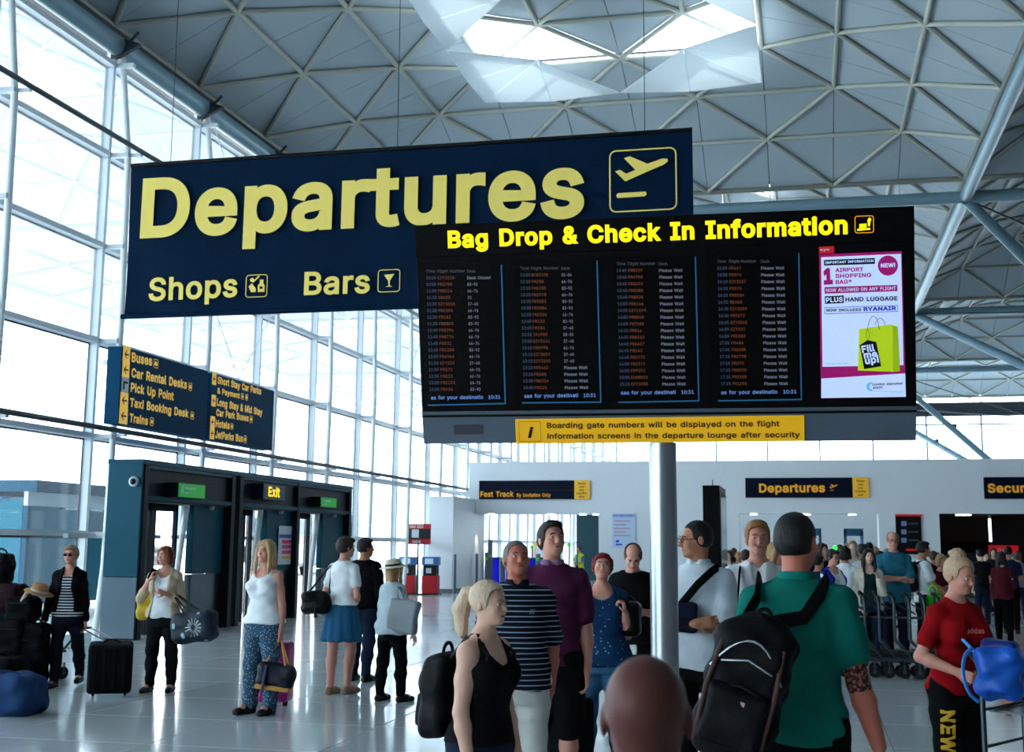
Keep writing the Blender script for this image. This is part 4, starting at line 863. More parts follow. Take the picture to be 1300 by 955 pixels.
def body_mesh(J, h, sk, girth=1.0, curl=(.5, .5), palm=(None, None), armf=1.0, tattoo=None, jaw=1.0, bust=0, bare=False):
    lo, hi = bounds(J); S = J['S']; lo[2] = min(lo[2], -.02); v = Vox(lo, hi, h); fem = J['sex'] == 'f'
    v.loft(J['Tt'], rings(J, -.010 if not bare else -.002, girth), .03)
    if fem and bust:
        for s in (1, -1): v.ell((s*.045*S, -.048*S, .725*S), (.042*S, .038*S*bust, .040*S), .03, M=J['Tt'])
    for nm in 'LR':
        a = .031*S*armf*(.86 if fem else 1); sh, el, wr = J['sh'+nm], J['el'+nm], J['wr'+nm]
        v.ell(sh, (a*1.02, a*1.0, a*1.02), .03); v.cap(J['Tt'] @ Vector((0, .01*S, .835*S)), sh+Vector((0, .002, a*.35)), .030*S, a*.62, .03); m1 = sh.lerp(el, .45); m2 = el.lerp(wr, .3)
        v.chain([sh, m1, el], [a, a*.96, a*.74], .025); v.chain([el, m2, wr], [a*.76, a*.80, a*.54], .02)
        add_hand(v, J, nm, .02, curl[0 if nm == 'L' else 1], palm=palm[0 if nm == 'L' else 1], fat=1.0 if not fem else .9)
        l = .048*S*(girth*.5+.5); hp, kn, an = J['hp'+nm], J['kn'+nm], J['an'+nm]; c = kn.lerp(an, .3)+Vector((0, .008*S, 0))
        v.chain([hp, hp.lerp(kn, .4), kn], [l*1.08, l, l*.66], .03); v.chain([kn, c, kn.lerp(an, .8), an], [l*.66, l*.70, l*.46, l*.42], .02)
        v.chain([an, J['he'+nm]], [l*.42, l*.4], .02); v.chain([J['he'+nm], J['an'+nm].lerp(J['to'+nm], .55)+Vector((0, 0, .004)), J['to'+nm]], [l*.36, l*.44, l*.28], .02)
    add_head(v, J, fem, jaw, h < .014)
    pick = None; mats = [sk]
    if tattoo:
        nm, t0, t1, tm = tattoo; mats.append(tm); A = np.array(J['sh'+nm]); B = np.array(J['el'+nm])
        def pick(C):
            t = ((C-A)@(B-A))/((B-A)@(B-A)); dd = np.linalg.norm(C-A-t[:, None]*(B-A), axis=1); return ((t > t0) & (t < t1) & (dd < .07))*1
    return v.mesh('body', mats, pick)
def top_mesh(J, h, m, girth=1.0, hem=.50, sleeve=.55, off=.014, neck='crew', slim=1.0, flare=0.0, fore=None, bust=0, open_front=None, amp=.0048, sl_off=.013, tank=False, armf=1.0):
    S = J['S']; lo, hi = bounds(J); lo[2] = min(hem*S, lo[2]+.3)-.05; v = Vox(lo, hi, h); fem = J['sex'] == 'f'; Tt = J['Tt']
    rg = rings(J, off, girth); rg = [(z, rx+(.009 if z < .61*S else 0), ry+(.009 if z < .61*S else 0), y) for z, rx, ry, y in rg]; rg = [(z, rx*(1+flare*max(0, .66-z/S)*3), ry*(1+flare*max(0, .66-z/S)*3), y) for z, rx, ry, y in rg]
    if hem*S < rg[0][0]: rg = [(hem*S, rg[0][1]*(1+flare*.3), rg[0][2]*(1+flare*.3), rg[0][3])]+rg
    v.loft(Tt, rg, .03, zlo=hem*S)
    if fem and bust:
        for s in (1, -1): v.ell((s*.045*S, -.048*S, .725*S), (.042*S+off, .038*S*bust+off, .040*S+off), .04, M=Tt)
    if not tank and sleeve:
        for nm in 'LR':
            sl = sleeve if not isinstance(sleeve, tuple) else sleeve[0 if nm == 'L' else 1]
            a = .031*S*armf*(.86 if fem else 1)+sl_off; sh, el, wr = J['sh'+nm], J['el'+nm], J['wr'+nm]
            v.ell(sh, (a*.97, a*.97, a*.95), .025); v.cap(Tt @ Vector((0, .010*S, .826*S)), sh+Vector((0, .002, a*.34)), .034*S, a*.70, .025)
            if sl <= 1: v.chain([sh, sh.lerp(el, sl)], [a*.97, a*1.02], .02)
            else: v.chain([sh, el], [a*.97, a*.84], .02); v.chain([el, el.lerp(wr, sl-1)], [a*.86, a*.70], .02)
    v.fold(amp, 22, 17, 30, J['S']*9)
    if tank: # armholes and scooped neck leave straps
        for nm in 'LR':
            sgn = 1 if nm == 'L' else -1
            v.ell((sgn*.125*S, 0, .80*S), (.055*S, .12*S, .062*S), 0, True, Tt)
        v.ell((0, -.06*S, .835*S), (.056*S, .085*S, .082*S), 0, True, Tt); v.ell((0, .07*S, .85*S), (.050*S, .06*S, .06*S), 0, True, Tt)
    if neck == 'crew': v.ell((0, -.022*S, .862*S), (.046*S, .055*S, .036*S), 0, True, Tt); v.ell((0, .012*S, .875*S), (.040*S, .05*S, .034*S), 0, True, Tt)
    if neck == 'scoop': v.ell((0, -.055*S, .84*S), (.058*S, .075*S, .062*S), 0, True, Tt); v.ell((0, .012*S, .875*S), (.045*S, .06*S, .036*S), 0, True, Tt)
    if neck in ('v', 'deepv'):
        zb = .765 if neck == 'v' else .735; v.ell((0, .0, .868*S), (.045*S, .06*S, .036*S), 0, True, Tt); v.cap(Tt @ Vector((0, -.060*S, .86*S)), Tt @ Vector((0, -.082*S, zb*S)), .044*S, .010*S, 0, True)
    if neck == 'polo': v.ell((0, .0, .872*S), (.040*S, .05*S, .032*S), 0, True, Tt); v.cap(Tt @ Vector((0, -.07*S, .86*S)), Tt @ Vector((0, -.085*S, .80*S)), .030*S, .005*S, 0, True)
    if open_front:
        w0, w1 = open_front; I = Tt.inverted(); g = (v.ax[0][:, None, None], v.ax[1][None, :, None], v.ax[2][None, None, :])
        X, Y, Z = [np.float32(I[i][0])*g[0]+np.float32(I[i][1])*g[1]+np.float32(I[i][2])*g[2]+np.float32(I[i][3]) for i in range(3)]
        wz = np.interp(Z/S, [.40, .60, .70, .80, .86], [w1*S, (w0+w1)/2*S, w0*S, w0*.95*S, w0*S]).astype(np.float32)
        v.f = np.maximum(v.f, -np.maximum(np.abs(X)-wz, Y+.02)); v.ell((0, .0, .872*S), (.044*S, .05*S, .036*S), 0, True, Tt)
    return v.mesh('top', m)
def collar_mesh(J, h, m):
    S = J['S']; v = Vox(np.array(J['neck'])-.14, np.array(J['neck'])+.14, h); Tt = J['Tt']
    v.loft(Tt, [(.818*S, .060*S, .052*S, .006*S), (.838*S, .046*S, .046*S, .004*S), (.864*S, .042*S, .045*S, .006*S)], 0)
    v.ell((0, 0.002*S, .875*S), (.035*S, .037*S, .06*S), 0, True, Tt); v.cap(Tt @ Vector((0, -.055*S, .89*S)), Tt @ Vector((0, -.06*S, .80*S)), .034*S, .010*S, 0, True); return v.mesh('collar', m)
def legs_mesh(J, h, m, girth=1.0, rise=.585, to=1.9, off=.012, wide=1.0, amp=.0055, wide_end=None):
    S = J['S']; lo, hi = bounds(J); lo[2] = min(lo[2], .0); hi[2] = .7*S; v = Vox(lo, hi, h)
    v.loft(J['T'], [(.44*S, .086*S*girth+off, .066*S*girth+off, .003*S)]+rings(J, off, girth), .03, zlo=.44*S, zhi=rise*S)
    we = wide_end or wide
    for nm in 'LR':
        l = .048*S*(girth*.5+.5); hp, kn, an = J['hp'+nm], J['kn'+nm], J['an'+nm]; off = max(off, .011); r0, r1, r2 = l*1.12*wide+off, l*.72*wide+off, l*.50*we+off
        if to <= 1: v.chain([hp, hp.lerp(kn, to)], [r0, (r0+(r1*1.15-r0)*to)], .035)
        else: v.chain([hp, hp.lerp(kn, .4), kn], [r0, (r0+r1)/2, r1], .035); e = kn.lerp(an, to-1); v.chain([kn, kn.lerp(e, .4)+Vector((0, .006*S, 0)), e], [r1, r1+(r2-r1)*.35+.004, r1+(r2-r1)*(to-1)], .03)
    v.fold(min(amp, off*.28), 14, 19, 36, S*5); return v.mesh('trousers', m)
def skirt_mesh(J, h, m, top=.60, hem=.36, flare=1.35):
    S = J['S']; lo, hi = bounds(J); lo[2] = hem*S-.05; hi[2] = top*S+.06; v = Vox(lo-.05, hi+.0, h)
    v.loft(J['T'], [(hem*S, .115*S*flare, .095*S*flare, 0), (.48*S, .118*S, .094*S, .006), (.54*S, .113*S, .090*S, .006), (top*S, .08*S, .064*S, 0)], 0, ex=2.0)
    X, Y, Z = v.ax[0][:, None, None], v.ax[1][None, :, None], v.ax[2][None, None, :]
    v.f = v.f+(.006*np.clip((.56*S-Z)*6, 0, 1)*np.sin(11*np.arctan2(Y, X)+Z*3)).astype(np.float32); return v.mesh('skirt', m)
def shoe_mesh(J, nm, h, m):
    S = J['S']; an, he, to = J['an'+nm], J['he'+nm], J['to'+nm]; lo = np.min([tuple(an), tuple(he), tuple(to)], 0)-.08; hi = np.max([tuple(an), tuple(he), tuple(to)], 0)+.08
    v = Vox(lo, hi, h); v.chain([he, he.lerp(to, .5)+Vector((0, 0, .006)), to], [.028*S*.9, .027*S, .022*S], .02); v.cap(he, an+Vector((0, 0, -.006)), .024*S, .024*S, .02); v.cut(2, min(he.z, to.z)-.019*S); return v.mesh('shoe', m)
def hair_mesh(J, h, m, kind):
    M = J['H']; k = J['hk']; c = np.array(M @ Vector((0, .03, .1))); v = Vox(c-.30*k, c+.26*k, h)
    E = lambda cc, r, kk=.015, sub=False: v.ell(cc, [x*k for x in r], kk*k, sub, M)
    C = lambda a, b, ra, rb, kk=.012: v.cap(M @ Vector(a), M @ Vector(b), ra*k, rb*k, kk*k)
    def rip(amp, n):
        X, Y, Z = v.ax[0][:, None, None], v.ax[1][None, :, None], v.ax[2][None, None, :]; q = M.inverted(); a = [np.float32(x) for x in (q[0][0], q[0][1], q[0][2], q[0][3])]; b = q[1]
        lx = a[0]*X+a[1]*Y+a[2]*Z+a[3]; ly = b[0]*X+b[1]*Y+b[2]*Z+b[3]; v.f = v.f+(amp*np.sin(n*np.arctan2(ly-.01, lx)+30*lx)).astype(np.float32)
    th = {'crop': .005, 'short': .010}.get(kind, .011)
    E((0, .016, .134), (.0745+th, .092+th, .085+th))
    if kind in ('crop', 'short'):
        E((0, .030, .095), (.070+th, .078, .060), .02)
        if kind == 'short': E((0, -.030, .196), (.060, .058, .030), .02); E((.02, -.062, .192), (.030, .022, .018), .015)
        rip(.0009 if kind == 'crop' else .0022, 46); v.rbox((0, -.104, .080), [.064*k, .088*k, .100*k], .045*k, 0, M, True); E((0, -.06, .03), (.11, .075, .075), 0, True); E((0, .04, -.005), (.12, .12, .052), 0, True)
    elif kind == 'pixie':
        E((0, .040, .105), (.080, .075, .080), .02); C((-.07, -.02, .16), (-.078, -.01, .09), .018, .012); C((.07, -.02, .16), (.078, -.01, .09), .018, .012); E((.0, -.055, .185), (.06, .04, .03), .02); rip(.0022, 40); v.rbox((0, -.104, .074), [.060*k, .084*k, .096*k], .045*k, 0, M, True); E((0, .03, -.02), (.12, .12, .055), 0, True)
    elif kind == 'bob':
        E((0, .028, .075), (.088, .080, .095), .03)
        for s in (1, -1): C((s*.070, -.035, .165), (s*.084, -.030, .03), .022, .020)
        rip(.003, 28); E((0, -.096, .070), (.058, .094, .104), 0, True)
    elif kind in ('long', 'long_dark'):
        E((0, .035, .060), (.086, .070, .110), .03)
        for s in (1, -1):
            C((s*.050, -.045, .195), (s*.078, -.052, .10), .020, .020); C((s*.078, -.050, .10), (s*.085, -.055, -.03), .020, .024); C((s*.085, -.055, -.03), (s*.080, -.070, -.11 if kind == 'long' else -.20), .026, .012); C((s*.06, .05, .05), (s*.07, .05, -.11), .045, .025)
        rip(.0034, 30); E((0, -.098, .078), (.055, .094, .100), 0, True)
    elif kind == 'ponytail':
        E((0, .075, .165), (.03, .03, .03), .02); C((0, .10, .165), (0, .150, .150), .022, .030); C((0, .150, .150), (0, .185, .06), .034, .046); C((0, .185, .06), (0, .165, -.07), .046, .024); C((.01, .17, -.02), (.02, .15, -.11), .024, .008); C((0, .19, .04), (-.01, .20, -.06), .03, .01)
        rip(.0026, 40); v.rbox((0, -.112, .080), [.074*k, .094*k, .104*k], .05*k, 0, M, True); E((0, -.03, .02), (.12, .07, .065), 0, True)
    elif kind == 'bun':
        E((0, .035, .100), (.078, .068, .070), .02); E((0, .050, .232), (.044, .044, .036), .012); C((.03, .03, .235), (-.035, .06, .240), .016, .014); C((-.02, .09, .225), (.03, .085, .235), .016, .014)
        rip(.0032, 34); v.rbox((0, -.110, .080), [.074*k, .092*k, .104*k], .05*k, 0, M, True); E((0, -.03, .02), (.12, .07, .068), 0, True)
    elif kind == 'horseshoe':
        rip(.001, 30); E((0, -.05, .20), (.075, .115, .085), 0, True); E((0, -.100, .085), (.09, .10, .09), 0, True); E((0, .04, -.005), (.12, .12, .055), 0, True)
    return v.mesh('hair', m)
def person(label, at, Y, rz, sk, hair=None, hairc=(30, 24, 20), near=1, group=None, glasses=False, beard=None, clothes=(), shoes=(20, 20, 24), bodyk={}, S=None, name='person', **pose):
    """at = (pixel column of the head, pixel row of the crown); Y = distance; height follows from both"""
    h = {2: .0084, 1: .0116, 0: .016, -1: .024}[near]; rzr = math.radians(rz); P1 = skeleton(1.0, **pose); top1 = (P1['H'] @ Vector((0, .012, .217))); lowest = min(P1['he'+n].z for n in 'LR')-.019
    tz = on(at[0], at[1], 1, Y); s_ = S or tz.z/(top1.z-lowest); J = skeleton(s_, **pose); hc = J['H'] @ Vector((0, 0, .1)); rot = Matrix.Rotation(rzr, 4, 'Z'); off = rot @ hc
    tgt = on(at[0], at[1]+25, 1, Y); lz = min(J['he'+n].z for n in 'LR')-.019*s_
    p = thing(name, label, 'person', (tgt.x-off.x, Y-off.y*.0, -lz), rzr, group); p['stature'] = round(s_, 2)
    skm = skin(sk); link('body', body_mesh(J, h, skm, **bodyk), p); hh = h*1.15
    for c in clothes:
        kind, nm, m, kw = c[0], c[1], c[2], dict(c[3] if len(c) > 3 else {});
        for q_ in ({'top': ('girth', 'armf', 'bust'), 'legs': ('girth',)}.get(kind, ())):
            if q_ in bodyk: kw.setdefault(q_, bodyk[q_])
        hc_ = max(hh, .012) if near > 0 else hh
        me = {'top': top_mesh, 'legs': legs_mesh, 'skirt': skirt_mesh, 'collar': collar_mesh}[kind](J, hc_ if kind != 'collar' else max(.007, h), m, **kw); me.name = nm; link(nm, me, p)
    if hair: link('hair', hair_mesh(J, max(.006, h*.75), hairm(hairc), hair), p)
    if shoes:
        sm = mat('shoe_%d_%d_%d' % shoes, shoes, .5)
        for n in 'LR': link('shoe', shoe_mesh(J, n, max(.013, h), sm), p)
    M = J['H']
    if near >= 1:
        for s in (1, -1):
            mb = MB().ell((s*.031, -.0805, .1090), (.0125, .0115, .0062), 8); mb.ell((s*.031, -.0890, .1090), (.0058, .0042, .0056), 6, 1); mb.v = [tuple(M @ Vector(q)) for q in mb.v]; mb.build('eye', [eye_w, eye_d], p)
            mb = MB().tube([(s*.014, -.095, .128), (s*.030, -.096, .132), (s*.046, -.080, .127)], [.0032, .004, .002], 5); mb.v = [tuple(M @ Vector(q)) for q in mb.v]; mb.build('eyebrow', hairm(tuple(int(x*.7) for x in hairc)), p)
        lc = tuple(int(a*b) for a, b in zip(sk, (.88, .62, .62))); mb = MB().ell((0, -.0935, .0475), (.021, .006, .0065), 8); mb.v = [tuple(M @ Vector(q)) for q in mb.v]; mb.build('lips', mat('lips_%d_%d_%d' % lc, lc, .4), p)
    if glasses:
        mb = MB()
        for s in (1, -1):
            mb.tube([(s*.031+.022*math.cos(a), -.104+.004*abs(math.cos(a)), .108+.016*math.sin(a)) for a in [q*math.pi/6 for q in range(12)]], .0022, 5, closed=True); mb.tube([(s*.052, -.100, .112), (s*.077, 0, .108)], .002, 5)
            if glasses == 'dark': mb.ell((s*.031, -.104, .108), (.021, .003, .015), 10)
        mb.tube([(-.010, -.107, .111), (.010, -.107, .111)], .002, 5); mb.v = [tuple(M @ Vector(q)) for q in mb.v]; mb.build('glasses', blackm, p)
    if beard:
        v = Vox(np.array(M @ Vector((0, -.03, .04)))-.12, np.array(M @ Vector((0, -.03, .04)))+.12, .006); k = J['hk']
        v.ell((0, -.038, .036), [.050*k, .050*k, .040*k], .01, False, M); v.ell((0, -.02, .03), [.056*k, .05*k, .05*k], .01, False, M); v.ell((0, -.06, .085), [.045*k, .06*k, .036*k], 0, True, M); link('beard', v.mesh('beard', hairm(beard)), p)
    p['_'] = 0; del p['_']; return p, J, p.matrix_basis.copy()
# ------------------------------------------------------------------ cast
WHITE, CREAM, BLACK, NAVY = cloth('white_cotton', (236, 238, 240)), cloth('cream_cotton', (216, 208, 190)), cloth('black_cloth', (7, 8, 11)), cloth('navy_cloth', (20, 26, 44))
JEANS, DJEANS = cloth('blue_denim', (58, 104, 140), scale=30), cloth('dark_denim', (24, 36, 56), scale=30)
fair, pale, tan, pink, ruddy = (224, 176, 152), (232, 190, 168), (186, 128, 98), (214, 150, 130), (190, 112, 92)
HANG = ((.14, .0, -1), (.06, .10, -1)); CROSS_L = ((.16, .46, -1), (-1, .20, .10), (-1, -.1, .1)); CROSS_R = ((.16, .56, -1), (-1, .26, .0), (-1, -.1, .15))
W = {}
# 1 woman in dark jacket, walking
W['jacket'] = person('woman in dark jacket over striped top walking with a black suitcase', (91, 693), 13.4, 14, pink, 'pixie', (150, 124, 96), 1, glasses='dark', sex='f', lean=.04,
    armL=((.16, -.12, -1), (.10, .02, -1)), armR=((.26, .05, -1), (.16, .22, -1)), legL=((.05, -.30, -1), (.0, -.38, -1)), legR=((.0, .22, -1), (0, .02, -1)), head=(-.1, .02, .03),
    clothes=(('top', 'striped_top', cloth('stripe_navy_white', (22, 26, 40), stripes=(2, .032, (220, 224, 230), .42)), dict(hem=.50, off=.012, sleeve=.15, neck='scoop', flare=.12)), ('top', 'jacket', cloth('jacket_black', (7, 9, 16)), dict(hem=.535, sleeve=1.95, off=.024, sl_off=.020, neck='', open_front=(.034, .075), flare=.1)), ('legs', 'trousers', cloth('trouser_navy', (18, 22, 38)), dict(to=1.95))))
# 2 woman on the phone
W['phone'] = person('auburn haired woman in beige blazer talking on a mobile phone', (209, 694), 13.3, 10, pink, 'bob', (124, 58, 28), 1, sex='f', lean=-.02,
    armL=((.28, .02, -1), (-.55, .62, .32), (-.7, .5, .3)), armR=((.48, .34, -1), (-.52, .20, 1.0), (-.40, .0, 1)), legL=((.07, -.02, -1), (.03, -.05, -1)), legR=((.05, .03, -1), (.03, 0, -1)), head=(-.42, .0, -.12),
    bodyk=dict(curl=(.9, .8), bust=1.0, palm=(None, (.7, .3, .1))),
    clothes=(('top', 'white_top', WHITE, dict(hem=.50, off=.012, sleeve=.15, neck='scoop', bust=1.0, flare=.06)), ('top', 'blazer', cloth('blazer_beige', (206, 184, 154)), dict(hem=.50, sleeve=(1.45, 1.25), off=.025, sl_off=.020, neck='', open_front=(.046, .085), bust=1.0, flare=.15)), ('legs', 'trousers', cloth('trouser_black', (18, 20, 26)), dict(to=1.95, wide=1.05))))
# 3 woman in white sleeveless top
W['lace'] = person('blonde woman in white sleeveless top holding a dark bag with tan handles', (338, 686), 11.9, -14, pink, 'long', (192, 158, 112), 1, sex='f',
    armL=((.20, -.05, -1), (.06, .10, -1)), armR=((.20, -.30, -1), (.02, -.25, -1)), legL=((.04, .02, -1), (.0, -.02, -1)), legR=((.07, .06, -1), (.02, 0, -1)), head=(.02, .0, .0),
    bodyk=dict(curl=(1.1, .9), bust=1.0, girth=1.08, armf=1.12),
    clothes=(('top', 'lace_top', WHITE, dict(hem=.515, off=.014, neck='scoop', bust=1.0, girth=1.08, flare=.22, sleeve=0)), ('legs', 'trousers', cloth('trouser_blue_print', (52, 82, 104), dots=(48, (150, 176, 190), .28)), dict(to=1.95, wide=1.15, girth=1.08, wide_end=1.5))))
# 4 woman in white tee and blue skirt, seen from behind
W['skirt'] = person('woman in white tee and blue skirt seen from behind', (438, 682), 13.6, 168, pink, 'pixie', (40, 26, 22), 1, sex='f', lean=.02,
    armL=((.34, -.05, -1), (.12, .50, -1)), armR=((.20, -.08, -1), (-.5, .7, -.35)), legL=((.05, .0, -1), (.02, -.05, -1)), legR=((.0, .16, -1), (.06, -.28, -1)), head=(-.55, .1, 0), bodyk=dict(girth=1.05),
    clothes=(('top', 'white_tee', WHITE, dict(hem=.565, sleeve=.52, neck='crew', girth=1.05)), ('skirt', 'blue_skirt', cloth('skirt_blue', (40, 92, 128)), dict(top=.60, hem=.335, flare=1.25))), shoes=(150, 120, 100))
# 5 man in black beside her
W['blackjacket'] = person('man in black jacket and dark jeans walking away beside woman in skirt', (463, 684), 15.0, 176, tan, 'short', (24, 18, 16), 1, sex='m', lean=.03,
    armL=((.2, .0, -1), (.0, .4, -1)), armR=((.2, .0, -1), (.0, .5, -.9)), legL=((.03, .10, -1), (0, -.10, -1)), legR=((.03, -.05, -1), (0, -.2, -1)), head=(-.75, .05, 0),
    clothes=(('top', 'black_jacket', BLACK, dict(hem=.50, sleeve=1.95, off=.030, sl_off=.022, neck='polo')), ('legs', 'jeans', DJEANS, dict(to=1.95, wide=1.05))))
# 6 woman with sun hat
W['hat'] = person('woman in pale grey top with cream sun hat seen from behind', (500, 712), 13.2, 158, pale, 'long', (176, 140, 96), 1, sex='f',
    armL=((.16, .0, -1), (.0, .3, -1)), armR=((.30, .05, -1), (.22, .25, -1)), legL=((.10, -.03, -1), (.05, -.06, -1)), legR=((.10, .08, -1), (.04, -.03, -1)), head=(-.55, .0, 0), bodyk=dict(girth=1.08),
    clothes=(('top', 'pale_grey_top', cloth('pale_grey_jersey', (186, 200, 206)), dict(hem=.475, sleeve=1.55, neck='crew', off=.022, girth=1.1, flare=.12)), ('legs', 'leggings', BLACK, dict(to=1.95, off=.006))))
# 7 blonde with ponytail in profile
W['blonde'] = person('blonde woman with ponytail in black vest top facing right', (622, 739), 5.75, 68, fair, 'ponytail', (224, 194, 164), 2, sex='f', lean=.05,
    armL=((.14, .05, -1), (.02, .3, -1)), armR=((.16, -.02, -1), (.02, .24, -1)), legL=((.03, .1, -1), (0, -.1, -1)), legR=((.03, -.12, -1), (0, -.2, -1)), head=(.0, .06, .0), bodyk=dict(bust=1.1, girth=1.1, armf=1.15),
    clothes=(('top', 'black_vest', BLACK, dict(hem=.52, off=.010, neck='', tank=True, bust=1.1, girth=1.1, amp=.0015)), ('legs', 'trousers', DJEANS, dict(to=1.95, girth=1.1))))
# 8 man in striped polo
W['stripes'] = person('grey haired man in striped polo shirt looking up, hand in pocket', (655, 688), 7.5, 12, ruddy, 'crop', (120, 114, 110), 2, sex='m',
    armL=((.20, -.14, -1), (-.06, .12, -1)), armR=((.14, -.05, -1), (.02, .2, -1)), head=(.28, -.20, .0), bodyk=dict(girth=1.12, jaw=1.1),
    clothes=(('top', 'striped_polo', cloth('polo_stripes', (14, 18, 30), stripes=(2, .030, (150, 166, 186), .20)), dict(hem=.485, sleeve=.72, neck='polo', off=.022, girth=1.12, sl_off=.022, flare=.05)), ('collar', 'collar', NAVY), ('legs', 'trousers', cloth('trouser_stone', (206, 206, 200)), dict(to=1.95, wide=1.15, girth=1.1))))
# 9 man in purple shirt
W['purple'] = person('tall man in purple short sleeved shirt looking up at the board', (700, 664), 8.3, 10, pink, 'short', (34, 24, 20), 2, sex='m',
    armL=((.16, .02, -1), (.02, .16, -1)), armR=((.16, .0, -1), (.02, .16, -1)), head=(.42, -.18, .0),
    clothes=(('top', 'purple_shirt', cloth('purple_cotton', (78, 30, 62)), dict(hem=.49, sleeve=.72, neck='polo', off=.020, sl_off=.020)), ('collar', 'collar', cloth('purple_collar', (120, 96, 130))), ('legs', 'shorts', BLACK, dict(to=1.0, wide=1.2))))
# 10 red haired woman
W['redhair'] = person('red haired woman in blue patterned top frowning up at the board', (764, 704), 9.7, 8, pink, 'pixie', (116, 22, 30), 2, sex='f', lean=-.02,
    armL=((.22, .0, -1), (-.05, .75, .75), (-.2, .2, 1)), armR=((.24, -.12, -1), (.10, .38, -1)), legL=((.08, .02, -1), (.03, -.02, -1)), legR=((.08, .02, -1), (.03, -.02, -1)), head=(.05, -.22, .05), bodyk=dict(girth=1.2, bust=1.15, armf=1.15, curl=(1.1, 1.1)),
    clothes=(('top', 'blue_patterned_top', cloth('blue_print', (20, 54, 92), dots=(26, (120, 160, 196), .16)), dict(hem=.475, sleeve=.55, neck='scoop', off=.020, girth=1.2, bust=1.15, flare=.2, sl_off=.022)), ('legs', 'jeans', JEANS, dict(to=1.95, wide=1.1, girth=1.15))))
# 11 bald man in black, looking at a phone
W['phoneman'] = person('bald man in black polo and shorts looking down at his phone', (806, 693), 11.6, 5, pink, 'horseshoe', (110, 84, 72), 1, sex='m', lean=.12,
    armL=((.22, .18, -1), (-.55, 1, .15)), armR=((.22, .15, -1), (-.42, 1, .22)), legL=((-.04, .05, -1), (-.10, -.05, -1)), legR=((.06, .10, -1), (.30, -.42, -1)), head=(.05, .55, .0), bodyk=dict(girth=1.15, curl=(1, .9)),
    clothes=(('top', 'black_polo', BLACK, dict(hem=.475, sleeve=.7, neck='polo', off=.026, girth=1.15, sl_off=.022)), ('legs', 'shorts', BLACK, dict(to=1.08, wide=1.3, girth=1.1))), shoes=(170, 200, 186))
# 12 man in white polo, arms crossed
W['polo'] = person('man in white polo shirt and glasses with crossed arms behind the pole', (884, 662), 8.55, -12, tan, 'crop', (16, 12, 12), 2, sex='m', glasses='clear',
    armL=CROSS_L, armR=CROSS_R, head=(-.95, .08, .0), bodyk=dict(curl=(.4, .4), palm=((0, 1, 0), (0, 1, 0))),
    clothes=(('top', 'white_polo', cloth('polo_white', (214, 224, 232)), dict(hem=.475, sleeve=.85, neck='polo', off=.024, sl_off=.024, flare=.05)), ('collar', 'collar', cloth('polo_white', (214, 224, 232))), ('legs', 'trousers', BLACK, dict(to=1.95))))
# 13 ginger man in white v-neck
W['vneck'] = person('ginger haired man in white v-neck tee beside the black totem', (962, 662), 9.2, 2, pink, 'short', (158, 104, 58), 2, sex='m',
    armL=CROSS_L, armR=((.26, .5, -1), (-1, .26, .12), (-1, -.1, .15)), head=(.12, .02, .0), bodyk=dict(tattoo=('R', .66, .98, mat('tattoo_ink', (70, 40, 40), .5, dots=(70, (186, 126, 108), .44)))),
    clothes=(('top', 'white_vneck', WHITE, dict(hem=.44, sleeve=.62, neck='deepv', off=.020, sl_off=.018)), ('legs', 'trousers', DJEANS, dict(to=1.95))))
# 14 man in green polo, back to us
W['green'] = person('man in green polo shirt seen from behind with a backpack and tattooed arm', (1011, 652), 5.5, 176, ruddy, 'crop', (12, 10, 10), 2, sex='m', lean=.04,
    armL=((.20, .12, -1), (-.1, .8, -.5)), armR=((.22, -.06, -1), (.28, .22, -1)), head=(-.42, .06, .0), bodyk=dict(girth=1.0, armf=1.08, tattoo=('R', .50, 1.12, mat('tattoo_dense', (40, 22, 22), .5, dots=(64, (158, 92, 80), .44)))),
    clothes=(('top', 'green_polo', cloth('polo_green', (10, 104, 92)), dict(hem=.48, sleeve=.60, neck='polo', off=.016, sl_off=.018)), ('collar', 'collar', cloth('collar_green', (12, 118, 104))), ('legs', 'trousers', BLACK, dict(to=1.95))))
# 15 girl in red tee
W['red'] = person('fair haired girl with a bun in red tee pushing a blue bag', (1217, 697), 8.2, 36, pink, 'bun', (208, 174, 140), 2, sex='f', lean=.06, S=1.60,
    armL=((.30, .22, -1), (.05, .42, -.9)), armR=((.44, -.18, -1), (-.45, .80, -.32)), head=(.12, .30, .0), bodyk=dict(girth=1.0, armf=1.08, bust=.95, curl=(1.0, 1.1)),
    clothes=(('top', 'red_tee', cloth('red_cotton', (150, 8, 18)), dict(hem=.50, sleeve=.6, neck='crew', off=.014, bust=.95)), ('legs', 'trousers', BLACK, dict(to=1.95))))
